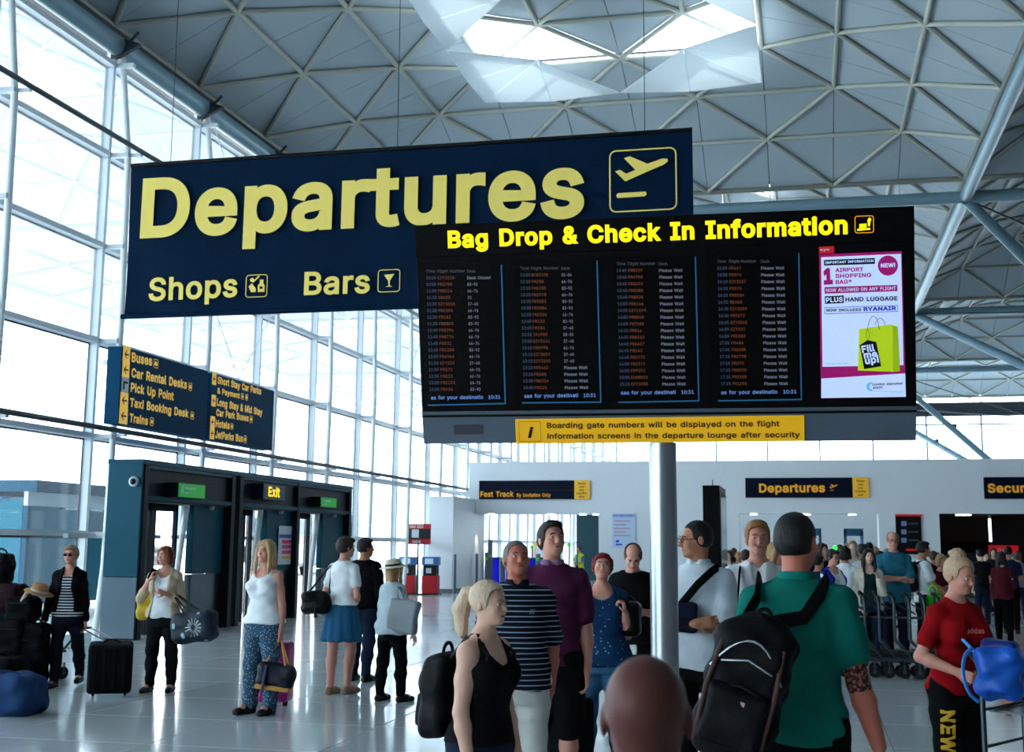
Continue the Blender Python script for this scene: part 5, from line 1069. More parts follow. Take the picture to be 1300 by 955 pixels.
# 16-20 people by the trolleys
W['teal'] = person('bald man in teal shirt with crossed arms behind the trolleys', (1134, 676), 19.6, 2, pink, 'horseshoe', (140, 120, 110), 1, sex='m', glasses='clear', armL=CROSS_L, armR=CROSS_R, head=(.02, .12, 0), bodyk=dict(girth=1.12),
    clothes=(('top', 'teal_shirt', cloth('teal_cotton', (40, 112, 134)), dict(hem=.46, sleeve=.8, neck='polo', off=.026, girth=1.12, sl_off=.02)), ('legs', 'trousers', NAVY, dict(to=1.95))))
W['cardigan'] = person('long haired woman in cream cardigan with hand at her mouth', (1103, 697), 19.1, 6, pale, 'long_dark', (44, 26, 22), 1, sex='f', armL=((.2, .2, -1), (-.35, .5, 1.0), (-.5, .2, .6)), armR=((.25, .0, -1), (-.2, .5, -.7)), head=(.05, .08, 0),
    clothes=(('top', 'dark_top', cloth('dark_green', (20, 44, 44)), dict(hem=.52, sleeve=.15, neck='scoop')), ('top', 'cream_cardigan', CREAM, dict(hem=.46, sleeve=1.9, off=.026, sl_off=.022, neck='', open_front=(.05, .07))), ('legs', 'jeans', DJEANS, dict(to=1.95))))
W['cobalt'] = person('short haired woman in cobalt cardigan and white top with glasses', (1058, 698), 19.0, 40, pink, 'pixie', (26, 18, 18), 1, sex='f', glasses='clear', armL=HANG, armR=HANG, head=(.1, .15, 0), bodyk=dict(girth=1.12, bust=1.2),
    clothes=(('top', 'white_top', WHITE, dict(hem=.5, sleeve=.15, neck='scoop', girth=1.12, bust=1.2)), ('top', 'cobalt_cardigan', cloth('cobalt_knit', (22, 32, 120)), dict(hem=.5, sleeve=1.8, off=.024, girth=1.12, neck='', open_front=(.06, .085))), ('legs', 'jeans', JEANS, dict(to=1.95))))
W['whitetee'] = person('dark haired woman in white tee and jeans seen from behind by trolleys', (1073, 694), 20.4, 172, tan, 'bob', (16, 12, 12), 0, sex='f', armL=HANG, armR=HANG,
    clothes=(('top', 'white_tee', WHITE, dict(hem=.52, sleeve=.6)), ('legs', 'jeans', JEANS, dict(to=1.95))))
W['packman'] = person('dark haired man in white tee with black backpack beside the trolleys', (1173, 688), 20.4, 105, tan, 'short', (18, 14, 14), 1, sex='m', armL=((.1, .3, -1), (0, 1, -.6)), armR=((.1, .35, -1), (0, 1, -.6)), head=(.2, .1, 0),
    clothes=(('top', 'white_tee', WHITE, dict(hem=.48, sleeve=.6)), ('legs', 'trousers', BLACK, dict(to=1.95))))
W['behind'] = person('blonde woman mostly hidden behind man in green polo', (985, 690), 10.6, 30, pink, 'long', (178, 140, 92), 1, sex='f', armL=HANG, armR=HANG, head=(.3, .15, .1),
    clothes=(('top', 'dark_top', cloth('dark_brown', (52, 36, 32)), dict(hem=.5, sleeve=.6)), ('legs', 'trousers', BLACK, dict(to=1.95))))
W['staff'] = person('staff member in yellow high visibility vest beyond the fast track opening', (735, 694), 47.5, -30, tan, 'short', (16, 14, 14), 0, sex='m', armL=((.2, .1, -1), (-.8, .8, -.1)), armR=((.2, .1, -1), (-.8, .8, -.1)),
    clothes=(('top', 'blue_shirt', cloth('shirt_blue', (60, 110, 180)), dict(hem=.54, sleeve=.7)), ('top', 'yellow_vest', mat('hi_vis_yellow', (206, 226, 30), .7), dict(hem=.5, sleeve=.05, off=.03, neck='', open_front=(.03, .04))), ('legs', 'trousers', NAVY, dict(to=1.95))))
W['head'] = person('person with bald brown head close in front, back turned', (820, 831), 2.05, 180, (92, 50, 44), None, (30, 20, 20), 2, sex='m', armL=HANG, armR=HANG, bodyk=dict(girth=1.1),
    clothes=(('top', 'dark_tee', BLACK, dict(hem=.5, sleeve=.6)), ('legs', 'trousers', NAVY, dict(to=1.95))))
W['edge'] = person('person in denim shorts at the right edge of the view', (1352, 700), 6.7, -80, pink, 'short', (60, 40, 30), 1, sex='m', armL=HANG, armR=((.2, -.1, -1), (.1, .1, -1)),
    clothes=(('top', 'teal_top', cloth('faded_teal', (60, 110, 120)), dict(hem=.49, sleeve=.5)), ('legs', 'shorts', JEANS, dict(to=.9, wide=1.2))))
W['left'] = person('person in dark red top at the left edge beside the luggage', (-3, 702), 14.2, 60, tan, 'short', (26, 18, 16), 1, sex='m', armL=HANG, armR=HANG, lean=.1,
    clothes=(('top', 'dark_red_top', cloth('dark_red', (54, 16, 20)), dict(hem=.49, sleeve=1.9)), ('legs', 'trousers', BLACK, dict(to=1.95))))
# crowd waiting beyond the trolleys: each one a person with own height, hair and clothes
tops = [('black', (20, 20, 26)), ('white', (226, 228, 232)), ('navy', (24, 34, 66)), ('grey', (120, 126, 134)), ('maroon', (86, 26, 34)), ('pale blue', (150, 180, 210)), ('cream', (206, 198, 180)), ('olive', (78, 82, 56))]
hr = [('dark', (20, 15, 14)), ('brown', (70, 46, 32)), ('fair', (176, 142, 96)), ('grey', (140, 136, 132))]
crowd = [(926, 699, 27, 0, 1, 0), (938, 701, 30, 1, 3, 2), (947, 698, 24, 160, 0, 1), (1032, 703, 23, 200, 4, 0), (1044, 690, 22, 20, 0, 1), (1040, 706, 20.5, 150, 2, 0), (1053, 701, 25, 185, 7, 2), (1083, 687, 24, 10, 6, 2), (1092, 699, 26, 170, 5, 0), (1096, 691, 21.5, 190, 1, 0), (1104, 689, 30, 200, 0, 0), (1117, 700, 21, 150, 4, 1),
         (1127, 697, 28, 30, 1, 3), (1067, 692, 31, 180, 2, 1), (1112, 694, 34, 20, 3, 2), (1085, 696, 36, 160, 7, 0), (1078, 690, 27, 200, 6, 2), (1186, 700, 24, 180, 2, 1), (1196, 704, 21, 20, 4, 2), (1245, 698, 30, 190, 0, 0), (1262, 696, 34, 10, 0, 1), (1281, 694, 27, 170, 2, 0), (1293, 700, 31, 190, 3, 1), (1252, 702, 37, 20, 1, 0), (1272, 701, 24, 160, 4, 0), (898, 698, 34, 170, 3, 0), (932, 696, 36, 190, 2, 1), (1020, 700, 33, 10, 6, 1)]
zone = lambda x: 'left of the green polo man' if x < 1000 else 'in the queue behind the trolleys' if x < 1135 else 'near the trolley end' if x < 1200 else 'in the dim area at right'
seen = {}
for q, (x, y, Y, rz, tc, hc) in enumerate(crowd):
    sx = 'fm'[q % 2]; lab = f'{hr[hc][0]} haired person in {tops[tc][0]} top {"facing away" if 90 < rz < 270 else "facing the viewer"} {zone(x)}'
    if lab in seen: lab += ', farther back'
    seen[lab] = 1; cr = y if Y < 26 else y
    person(lab, (x, cr), Y, rz, [fair, tan, pink, pale][q % 4], ('long' if sx == 'f' and q % 4 < 2 else 'bob' if sx == 'f' else 'short'), hr[hc][1], -1, group='people queueing for departures', sex=sx, armL=HANG, armR=HANG if q % 3 else ((.2, .2, -1), (-.3, .8, .3)), head=((q % 5-2)*.2, .1, 0), S=min(1.9, max(1.45, (on(x, cr, 1, Y).z)/1.0)),
        clothes=(('top', 'top', cloth('crowd_'+tops[tc][0].replace(' ', '_'), tops[tc][1]), dict(hem=.48, sleeve=.6 if q % 2 else 1.9)), ('legs', 'trousers', [BLACK, DJEANS, NAVY][q % 3], dict(to=1.95))))
print('STATURES', {k: v[0]['stature'] for k, v in W.items()})
# ================================================================== bags, trolleys and other things
def wp(k, j): p, J, M = W[k]; return M @ (J[j] if isinstance(j, str) else j)
def grip(k, nm, d=.095): p, J, M = W[k]; return M @ (J['wr'+nm]+J['fd'+nm]*d*J['S']/1.72)
def tt(k, x, y, z):                     # a point in a person's torso frame, in fractions of stature
    p, J, M = W[k]; S = J['S']; return M @ (J['Tt'] @ Vector((x*S, y*S, z*S)))
class Prop:
    def __init__(s, name, label, cat, at, rz=0, group=None): s.o = thing(name, label, cat, at, rz, group); s.at = Vector(at); s.I = (Matrix.Translation(s.at) @ Matrix.Rotation(rz, 4, 'Z')).inverted()
    def tube(s, nm, pts, r, m, n=8, flat=1.0, parent=None): return MB().tube([s.I @ Vector(p) for p in pts], r, n, flat=flat).build(nm, m, parent or s.o)
    def ltube(s, nm, pts, r, m, n=8, flat=1.0, closed=False): return MB().tube(pts, r, n, flat=flat, closed=closed).build(nm, m, s.o)
    def soft(s, nm, half, m, r=.05, c=(0, 0, 0), M=None, h=.009, amp=.004, f=(23, 19, 27), extra=None, parent=None, k=.03):
        q = max(half)*1.5+.1; v = Vox((c[0]-q, c[1]-q, c[2]-q), (c[0]+q, c[1]+q, c[2]+q), h); MM = Matrix.Translation(c) @ M if M is not None else Matrix.Translation(c)
        v.rbox((0, 0, 0), half, r, 0, MM)
        if extra: extra(v, MM)
        if amp: v.fold(amp, *f)
        return link(nm, v.mesh(nm, m), parent or s.o)
def arc(a, b, up, n=9, sway=(0, 0, 0)):
    a, b, up, sway = Vector(a), Vector(b), Vector(up), Vector(sway); return [a.lerp(b, t/(n-1))+up*(1-(2*t/(n-1)-1)**2)**.6+sway*math.sin(math.pi*t/(n-1)) for t in range(n)]
blk_l = mat('bag_black_leather', (7, 8, 11), .45, spec=.2, bump=.15, scale=40); hard = mat('metal_bright', (190, 196, 200), .25, .9); rubber = mat('rubber_black', (12, 12, 13), .7)
def suitcase(label, at, rz, w, d, h_, m, handle_top=None, tilt=0):
    p = Prop('suitcase', label, 'suitcase', at, rz); T = Matrix.Rotation(tilt, 4, 'X'); z0 = .05
    v = Vox((-w, -d-.3, 0), (w, d+.3, h_+.25), .013); MM = T @ Matrix.Translation((0, 0, z0+h_/2)); v.rbox((0, 0, 0), (w/2, d/2, h_/2), .045, 0, MM)
    for x in (-.33, -.11, .11, .33): v.cap(MM @ Vector((x*w, -d/2, -h_*.4)), MM @ Vector((x*w, -d/2, h_*.4)), .010, .010, .012)
    link('shell', v.mesh('shell', m), p.o)
    for x in (-1, 1): MB().add([T @ Vector(q) for q in [(0, 0, 0)]*0], []); mb = MB().tube([Vector((x*w*.36-.015, d*.15, .04)), Vector((x*w*.36+.015, d*.15, .04))], .04, 10); mb.build('wheel', rubber, p.o)
    top = T @ Vector((0, d*.3, h_+z0)); hb = p.I @ Vector(handle_top) if handle_top is not None else T @ Vector((0, d*.3, h_+z0+.38)); ax = Vector((.07, 0, 0))
    for s in (-1, 1): p.ltube('telescopic_rod', [top+ax*s*.9, hb+ax*s*.7], .008, hard if m is not blk_l else rubber, 6)
    p.ltube('handle', [hb-ax, hb+ax], .014, rubber, 8); MB().tube(arc(T @ Vector((-.09, 0, h_+z0)), T @ Vector((.09, 0, h_+z0)), T @ Vector((0, 0, .035))), .012, 6).build('carry_handle', rubber, p.o); return p
W_ = lambda px, py, Y: on(px, py, 1, Y)
# black case of the woman in the jacket
q = W_(142, 868, 12.8); g = grip('jacket', 'L'); suitcase('black soft suitcase pulled by woman in dark jacket', (q.x, 12.75, 0), .5, .46, .30, .52, cloth('case_black', (10, 11, 14)), g, .12)
# phone woman: yellow bag, patterned holdall, phone
c = W_(188, 770, 13.42); p = Prop('shoulder_bag', 'soft yellow shoulder bag under the arm of woman on phone', 'bag', c, .3)
p.soft('body', (.125, .075, .15), mat('yellow_leather', (206, 176, 48), .45, bump=.2, scale=8), .06, amp=.006, f=(30, 20, 33)); p.tube('strap', [c+Vector((.02, .02, .14)), tt('phone', -.10, .03, .82), c+Vector((.08, .08, .13))], .012, mat('yellow_leather', (206, 176, 48)), flat=.5)
c = W_(247, 796, 12.98); p = Prop('holdall', 'large dark blue floral patterned holdall on the arm of woman on phone', 'bag', c, -.08)
flor = mat('floral_canvas', (16, 30, 46), .55, dots=(11, (150, 176, 184), .24)); p.soft('body', (.26, .12, .17), flor, .09, M=Matrix.Rotation(-.13, 4, 'Y'), amp=.005)
fl_ = MB()
for a in range(14):
    t = a*math.pi/7; A = Vector((.055+.03*math.cos(t), -.124, .0+.03*math.sin(t))); B = Vector((.055+.10*math.cos(t), -.118, .0+.10*math.sin(t))); fl_.tube([A, B], [.006, .013], 6, flat=.4)
fl_.build('flower_print', mat('print_pale', (170, 190, 194), .6), p.o, kind='stuff')
e = wp('phone', 'elL').lerp(wp('phone', 'wrL'), .35)
for y in (-.05, .05): p.tube('handle', [c+Vector((-.11, y, .15)), e+Vector((-.03, 0, .03)), e+Vector((.03, 0, .03)), c+Vector((.13, y, .11))], .010, blk_l)
g = grip('phone', 'R', .07); p = Prop('mobile_phone', 'black mobile phone held at the ear of auburn haired woman', 'phone', g); MB().box((-.035, -.006, -.065), (.035, .006, .065), M=Matrix.Rotation(.5, 4, 'Z') @ Matrix.Rotation(.4, 4, 'Y'), bev=.004).build('body', blackm, p.o)
# bag and case of the woman in the white top
g = grip('lace', 'L'); c = g+Vector((-.02, -.02, -.32)); tanl = mat('tan_leather', (196, 142, 70), .45)
p = Prop('handbag', 'dark handbag with tan leather handles and base carried by blonde woman', 'bag', c, .1); p.soft('body', (.19, .09, .12), mat('bag_navy', (16, 18, 34), .5), .07, M=Matrix.Rotation(.15, 4, 'Y')); p.soft('tan_base', (.175, .085, .025), tanl, .02, c=(-.02, 0, -.115), M=Matrix.Rotation(.1, 4, 'Y'), amp=0)
for y in (-.05, .05): p.tube('handle', [c+Vector((-.11, y, .09)), g+Vector((-.015, 0, .0)), g+Vector((.015, 0, .0)), c+Vector((.12, y, .06))], .011, tanl, flat=.6)
p.tube('scarf', [c+Vector((-.06, -.10, .10)), c+Vector((-.08, -.11, -.02)), c+Vector((-.10, -.10, -.16))], [.02, .035, .015], mat('scarf_blue', (20, 30, 70), .7), flat=.4)
q = W_(338, 850, 12.35); suitcase('magenta hard shell suitcase behind blonde woman in white top', (q.x, 12.45, 0), .1, .44, .26, .60, mat('magenta_shell', (168, 24, 122), .3, coat=.4), None)
# black shoulder bag of the woman in the skirt
c = W_(401, 765, 13.42); p = Prop('shoulder_bag', 'black leather shoulder bag of woman in blue skirt', 'bag', c, .2); p.soft('body', (.16, .09, .125), blk_l, .07, amp=.006); 
p.tube('strap', [c+Vector((-.10, .02, .10)), tt('skirt', .085, .03, .815), c+Vector((.13, .06, .10))], .012, blk_l, flat=.5); p.tube('tassel', [c+Vector((.03, -.09, -.05)), c+Vector((.04, -.10, -.16))], [.012, .02], blk_l)
# tote and hat of the woman in grey
c = W_(512, 782, 12.85); p = Prop('tote_bag', 'grey leather tote bag on the arm of woman in sun hat', 'bag', c, -.15)
p.soft('body', (.165, .06, .165), mat('grey_leather', (140, 148, 152), .5, bump=.15, scale=20), .03, M=Matrix.Rotation(.16, 4, 'Y'), amp=.006, f=(12, 9, 14))
for d in (-.04, .04): p.tube('handle', [c+Vector((-.03+d*.5, d, .16)), tt('hat', -.085, .04, .80)+Vector((d*.3, 0, .02)), c+Vector((.07, d, .13))], .011, mat('grey_leather', (140, 148, 152)), flat=.5)
pj, J, M = W['hat']; hm = M @ J['H']; p = Prop('sun_hat', 'cream straw sun hat with black band on woman in grey', 'hat', hm @ Vector((0, .014, .15)), 0)
straw = mat('straw_cream', (222, 214, 188), .8, var=.1, scale=40, bump=.3); HM = p.I @ hm @ Matrix.Translation((0, .014, .15)) @ Matrix.Rotation(-.12, 4, 'X')
def hatparts(p, HM, crown, band):
    mb = MB().lathe([(.165, -.018), (.150, -.006), (.098, .004), (.094, .02), (.090, .055), (.082, .078), (.06, .09), (.035, .084), (.0, .082)], 28, sy=1.1); mb.v = [tuple(HM @ Vector(v)) for v in mb.v]; mb.build('straw', crown, p.o)
    mb = MB().lathe([(.0985, .004), (.0965, .028), (.094, .028), (.094, .004)], 28, sy=1.1); mb.v = [tuple(HM @ Vector(v)) for v in mb.v]; mb.build('band', band, p.o)
hatparts(p, HM, straw, ink)
# backpacks
def backpack(label, c, R_, half, m, pocket=True, group=None):
    p = Prop('backpack', label, 'backpack', c); p.R = R_
    p.soft('body', half, m, min(half)*.6, M=R_, amp=.006, extra=lambda v, MM: v.ell((0, -.02, half[2]*.8), (half[0]*.8, half[1]*.8, half[2]*.35), .03, False, MM))
    if pocket: p.soft('front_pocket', (half[0]*.78, half[1]*.35, half[2]*.42), m, half[1]*.25, c=tuple(R_ @ Vector((0, half[1]*1.0, -half[2]*.35))), M=R_, amp=.004)
    mb = MB().tube([R_ @ Vector((x*half[0]*.9, half[1]*(.9+.15*(1-x*x)), half[2]*(.75-.5*x*x))) for x in [k/5-1 for k in range(11)]], .006, 5); mb.build('zip', hard, p.o)
    mb = MB().tube(arc(R_ @ Vector((-.04, 0, half[2])), R_ @ Vector((.04, 0, half[2])), R_ @ Vector((0, 0, .06))), .009, 6); mb.build('grab_loop', m, p.o); return p
pj, J, M = W['green']; Rg = M.to_3x3().to_4x4() @ J['Tt'].to_3x3().to_4x4()
pk = mat('backpack_black', (5, 6, 10), .6, bump=.2, scale=30, var=.3, spec=.15)
c = tt('green', .105, .18, .60); p = backpack('black hiking backpack with mesh pockets on man in green polo', c, Rg @ Matrix.Rotation(-.28, 4, 'Y'), (.155, .115, .27), pk)
p.tube('shoulder_strap', [c+Rg @ Vector((.02, -.06, .24)), tt('green', .085, .075, .80), tt('green', .085, .02, .848), tt('green', .085, -.055, .81), tt('green', .09, -.09, .72), tt('green', .10, -.05, .62)], .030, pk, 8, .35)
p.tube('shoulder_strap', [c+Rg @ Vector((-.03, -.06, .25)), tt('green', -.02, .088, .76), tt('green', -.055, .075, .81), tt('green', -.07, .02, .846), tt('green', -.075, -.05, .81), tt('green', -.07, -.085, .74)], .030, pk, 8, .35)
brn = mat('trim_brown', (72, 44, 38), .6)
for s in (-1, 1): MB().tube([p.R @ Vector((s*.115, .10, .20)), p.R @ Vector((s*.13, .125, .0)), p.R @ Vector((s*.125, .12, -.22))], .012, 6, flat=.6).build('piping', brn, p.o)
for z in (.10, .0, -.10): MB().tube([p.R @ Vector((-.10, .13, z)), p.R @ Vector((.0, .145, z+.03)), p.R @ Vector((.10, .13, z))], .005, 5).build('bungee_cord', hard if z == .1 else rubber, p.o)
MB().box((-.03, .150, -.05), (.03, .156, -.025), M=p.R).build('patch', mat('patch_pink', (200, 160, 170), .6), p.o)
pj, J, M = W['blonde']; Rb = M.to_3x3().to_4x4() @ J['Tt'].to_3x3().to_4x4(); c = tt('blonde', .0, .145, .64)
p = backpack('small black backpack on the back of blonde woman', c, Rb, (.13, .075, .18), pk)
for s in (-1, 1): p.tube('shoulder_strap', [c+Rb @ Vector((s*.06, -.05, .16)), tt('blonde', s*.062, .03, .83), tt('blonde', s*.068, -.06, .79), tt('blonde', s*.085, -.03, .66)], .012, pk, 8, .4)
pj, J, M = W['packman']; Rp = M.to_3x3().to_4x4() @ J['Tt'].to_3x3().to_4x4(); c = tt('packman', 0, .125, .69); p = backpack('black backpack worn by man in white tee by trolleys', c, Rp, (.14, .09, .22), pk)
for s in (-1, 1): p.tube('shoulder_strap', [c+Rp @ Vector((s*.07, -.06, .2)), tt('packman', s*.07, .0, .84), tt('packman', s*.075, -.08, .78), tt('packman', s*.085, -.05, .64)], .02, pk, 8, .4)
# satchel of the man in the white polo; straps of the others
c = W_(868, 784, 8.38); p = Prop('messenger_bag', 'dark messenger bag hanging beside man in white polo', 'bag', c, .1); p.soft('body', (.085, .055, .095), cloth('bag_dark_blue', (18, 24, 40)), .03); p.soft('flap', (.088, .02, .05), cloth('bag_flap', (24, 32, 54)), .015, c=(0, -.05, .045), amp=.001)
p.tube('strap', [c+Vector((.06, -.02, .08)), tt('polo', -.075, -.095, .64), tt('polo', -.035, -.108, .70), tt('polo', .03, -.106, .775), tt('polo', .068, -.068, .818), tt('polo', .075, .01, .838), tt('polo', .06, .07, .80), tt('polo', -.02, .09, .70)], .026, BLACK, 8, .25)
c = tt('vneck', -.05, .13, .66); p = Prop('backpack', 'dark backpack behind ginger man in white tee', 'backpack', c); p.soft('body', (.13, .09, .2), pk, .05); p.tube('shoulder_strap', [c+Vector((0, -.05, .18)), tt('vneck', -.066, .03, .832), tt('vneck', -.070, -.05, .81), tt('vneck', -.076, -.088, .74), tt('vneck', -.088, -.06, .66)], .020, BLACK, 8, .4)
c = W_(801, 786, 9.75); p = Prop('shoulder_bag', 'dark shoulder bag of red haired woman', 'bag', c, 0); p.soft('body', (.075, .10, .13), blk_l, .05); p.tube('strap', [c+Vector((-.02, -.06, .13)), tt('redhair', .085, -.07, .78), tt('redhair', .085, .01, .83), c+Vector((.02, .08, .13))], .016, blk_l, flat=.5)
g = grip('redhair', 'R'); q = W_(712, 868, 9.3); suitcase('black wheeled suitcase held by red haired woman', (q.x, 9.42, 0), -.3, .40, .24, .50, cloth('case_black', (10, 11, 14)), g, 0)
g = grip('phoneman', 'R', .1).lerp(grip('phoneman', 'L', .1), .4); p = Prop('mobile_phone', 'dark phone in the hands of bald man in black', 'phone', g+Vector((0, -.01, .03))); MB().box((-.035, -.006, -.065), (.035, .006, .065), M=Matrix.Rotation(-.7, 4, 'X'), bev=.004).build('body', blackm, p.o)
p = Prop('white_bag', 'small white and green paper bag hanging beside bald man in black', 'bag', W_(796, 812, 11.5)); p.soft('body', (.09, .03, .13), mat('paper_white', (226, 228, 222), .6), .01, h=.007, amp=.002); p.soft('green_print', (.05, .01, .05), mat('print_green', (40, 120, 80), .6), .004, c=(-.03, -.03, 0), h=.007, amp=0); p.ltube('handle', arc((-.05, 0, .12), (.05, 0, .12), (0, 0, .14)), .004, mat('paper_white', (226, 228, 222)))
# lettering on clothes
pj, J, M = W['red']; S = J['S']
def wrap(s, m, parent, k, O, u, v, cap, bold=.02, lift=.01):
    """lettering laid on a garment: O centre, u along, v up, in the person's frame; pressed onto the garment surface"""
    O, u, v = Vector(O), Vector(u).normalized(), Vector(v).normalized(); n = u.cross(v); FM = Matrix.Identity(4)
    for i in range(3): FM[i][0], FM[i][1], FM[i][2], FM[i][3] = u[i], -n[i], v[i], O[i]
    o = text(s, m, parent, 0, -cap/2, cap, None, 0, bold, 3, 'print', align='C', M=FM); gs = [c_ for c_ in parent.children if c_.name.split('.')[0] in k]
    from mathutils.bvhtree import BVHTree
    T = [BVHTree.FromPolygons([q.co for q in g.data.vertices], [tuple(f.vertices) for f in g.data.polygons]) for g in gs]
    for q in o.data.vertices:
        hits = [h for h in (t.ray_cast(q.co+n*.3, -n, .8) for t in T) if h[0] is not None]
        if hits: q.co = min(hits, key=lambda h: h[3])[0]+n*lift
    return o
bpy.context.view_layer.update()
tx, tz_ = J['Tt'].to_3x3() @ Vector((1, 0, 0)), J['Tt'].to_3x3() @ Vector((0, 0, 1))
wrap('adidas', mat('print_pink', (226, 120, 130), .6, emit=.05), pj, ('red_tee',), J['Tt'] @ Vector((.01, -.06*S, .735*S)), tx, tz_, .030, .02, .006)
kn, hpv = J['knR'], J['hpR']; up = (hpv-kn).normalized()
wrap('NEW', mat('print_gold', (200, 160, 40), .6, emit=.05), pj, ('trousers',), hpv.lerp(kn, .62)+Vector((-.03, -.05, 0)), -up, (Vector((.80, -.60, 0))-up*Vector((.80, -.60, 0)).dot(up)), .085, .04, .006)
pj, J, M = W['stripes']; S = J['S']; tx, tz_ = J['Tt'].to_3x3() @ Vector((1, 0, 0)), J['Tt'].to_3x3() @ Vector((0, 0, 1))
wrap('///', mat('emblem_pale', (150, 176, 200), .6), pj, ('striped_polo',), J['Tt'] @ Vector((.055*S, -.06*S, .755*S)), tx, tz_, .022, .02, .006)
# luggage trolleys, nested in a row
tr_m = mat('trolley_grey', (70, 84, 90), .35, .75); tr_b = mat('trolley_black', (10, 11, 13), .5)
def trolley():
    t = thing('luggage_trolley', 'grey steel luggage trolley in the nested row', 'luggage trolley')
    for s in (-1, 1): MB().tube([(-.02, s*.27, 1.02), (0, s*.27, .92), (0, s*.27, .46), (.20, s*.25, .25), (.86, s*.20, .20)], .017, 8).build('side_frame', tr_m, t)
    MB().tube([(-.02, -.27, 1.02), (-.06, -.26, 1.06), (-.06, .26, 1.06), (-.02, .27, 1.02)], .022, 8).build('handle', tr_b, t)
    MB().box((-.05, -.24, .92), (.02, .24, 1.02), bev=.02).build('advert_panel', tr_b, t); MB().prism([(.03, .34), (.03, .315), (.84, .18), (.84, .205)], -.22, .22).build('platform', tr_b, t)
    for z in (.36, .56, .76): MB().tube([(.01, -.27, z), (.01, .27, z)], .009, 6).build('cross_bar', tr_m, t)
    for x, y in ((.10, -.26), (.10, .26), (.80, 0)):
        w_ = MB().tube([(x, y-.018, .075), (x, y+.018, .075)], .075, 14).build('wheel', rubber, t); MB().tube([(x, y-.021, .075), (x, y+.021, .075)], .028, 8).build('hub', tr_m, w_); MB().box((x-.012, y-.03, .07), (x+.012, y+.03, .2)).build('fork', tr_m, w_)
    MB().tube([(.03, -.2, .92), (.26, -.2, .80), (.26, .2, .80), (.03, .2, .92)], .008, 6).build('basket_rim', tr_m, t); MB().box((.0, -.19, .74), (.25, .19, .75)).build('basket_floor', tr_m, t); return t
def copy_tree(o, parent=None):
    c = o.copy(); COL.objects.link(c); c.parent = parent
    for ch in o.children: copy_tree(ch, c)
    return c
t0 = trolley(); order = ['leftmost', 'second from left', 'third from left', 'fourth from left', 'fifth from left', 'sixth from left', 'third from right', 'second from right', 'rightmost']
xs = [1041, 1060, 1079, 1098, 1116, 1135, 1154, 1173, 1191]
for q, px in enumerate(xs):
    t = t0 if q == 0 else copy_tree(t0); x = on(px, 780, 1, 17.6).x; t.location = (x, 17.6, 0); t.rotation_euler = (0, 0, -.04); t['label'] = f'grey steel luggage trolley, {order[q]} of the nested row'; t['group'] = 'nested luggage trolleys'
# the girl's trolley with the blue bag
pt = copy_tree(t0); g = grip('red', 'R').lerp(grip('red', 'L'), .5); pt.location = (g.x+.04, g.y-.1, 0); pt.rotation_euler = (0, 0, -.55); pt['label'] = 'luggage trolley pushed by the girl in red tee'; del pt['group']
c = W_(1270, 852, 7.7); p = Prop('blue_bag', 'crumpled bright blue bag on the trolley of girl in red', 'bag', c, -.3); bl = mat('blue_nylon', (18, 88, 190), .4, bump=.4, scale=9, var=.3)
p.soft('body', (.125, .12, .15), bl, .07, amp=.010, f=(31, 23, 28), h=.008); p.soft('flap', (.10, .09, .03), mat('blue_nylon_dark', (10, 40, 120), .45), .03, c=(0, 0, .135), amp=.008); p.ltube('strap', arc((-.14, -.05, .12), (-.10, -.13, -.16), (-.05, -.06, 0)), .014, mat('blue_nylon_light', (60, 150, 230), .4), flat=.5)
p.tube('carry_strap', [W_(1222, 812, 7.8), W_(1232, 822, 7.75), W_(1244, 836, 7.65)], .010, mat('blue_nylon_light', (60, 150, 230)))
# loaded trolley and luggage at the left edge
pt = copy_tree(t0); q = W_(40, 800, 13.6); pt.location = (q.x-.1, 14.3, 0); pt.rotation_euler = (0, 0, -1.9); pt['label'] = 'luggage trolley loaded with dark bags at the left edge'; del pt['group']
dkl = cloth('luggage_black', (8, 9, 13)); dk2 = cloth('luggage_plum', (44, 20, 28))
hx = on(30, 800, 1, 13.3).x
for lab, (dx, y, z), half, m in (('large black holdall at the bottom of the left luggage heap', (-.05, 12.7, .19), (.42, .22, .185), dkl), ('black suitcase standing at right in the left luggage heap', (.24, 13.15, .36), (.16, .13, .36), dkl), ('tall dark suitcase standing at left in the luggage heap', (-.32, 13.2, .42), (.24, .15, .42), cloth('luggage_ink', (20, 20, 34))),
        ('flat black suitcase in the middle of the left luggage heap', (.02, 13.15, .56), (.15, .2, .2), dkl), ('dark plum bag on top of the left luggage heap', (-.22, 13.2, 1.0), (.25, .17, .15), dk2), ('small black rucksack topmost on the left luggage heap', (-.34, 13.25, 1.33), (.15, .13, .17), dkl), ('round black bag on the left heap beside the straw hat', (.10, 13.12, .88), (.17, .14, .14), dkl)):
    c = Vector((hx+dx, y, z)); p = Prop('luggage_bag', lab, 'bag', c, .1); p.soft('body', half, m, .06, amp=.008); p.ltube('handle', arc((-.09, 0, half[2]-.01), (.09, 0, half[2]-.01), (0, 0, .06)), .012, rubber)
    p.ltube('zip', [(-half[0]*.6, -half[1]-.004, half[2]*.5), (half[0]*.6, -half[1]-.004, half[2]*.5)], .005, tr_b)
c = W_(50, 751, 13.1); p = Prop('straw_hat', 'tan straw hat with ribbon on the left luggage heap', 'hat', c); hatparts(p, Matrix.Rotation(.3, 4, 'Y'), mat('straw_tan', (176, 130, 80), .8, bump=.3, scale=40), mat('ribbon_pale', (206, 180, 170), .6)); p.ltube('ribbon_tail', [(-.10, -.08, .0), (-.14, -.10, -.10), (-.16, -.10, -.20)], [.02, .025, .01], mat('ribbon_pale', (206, 180, 170)), flat=.3)
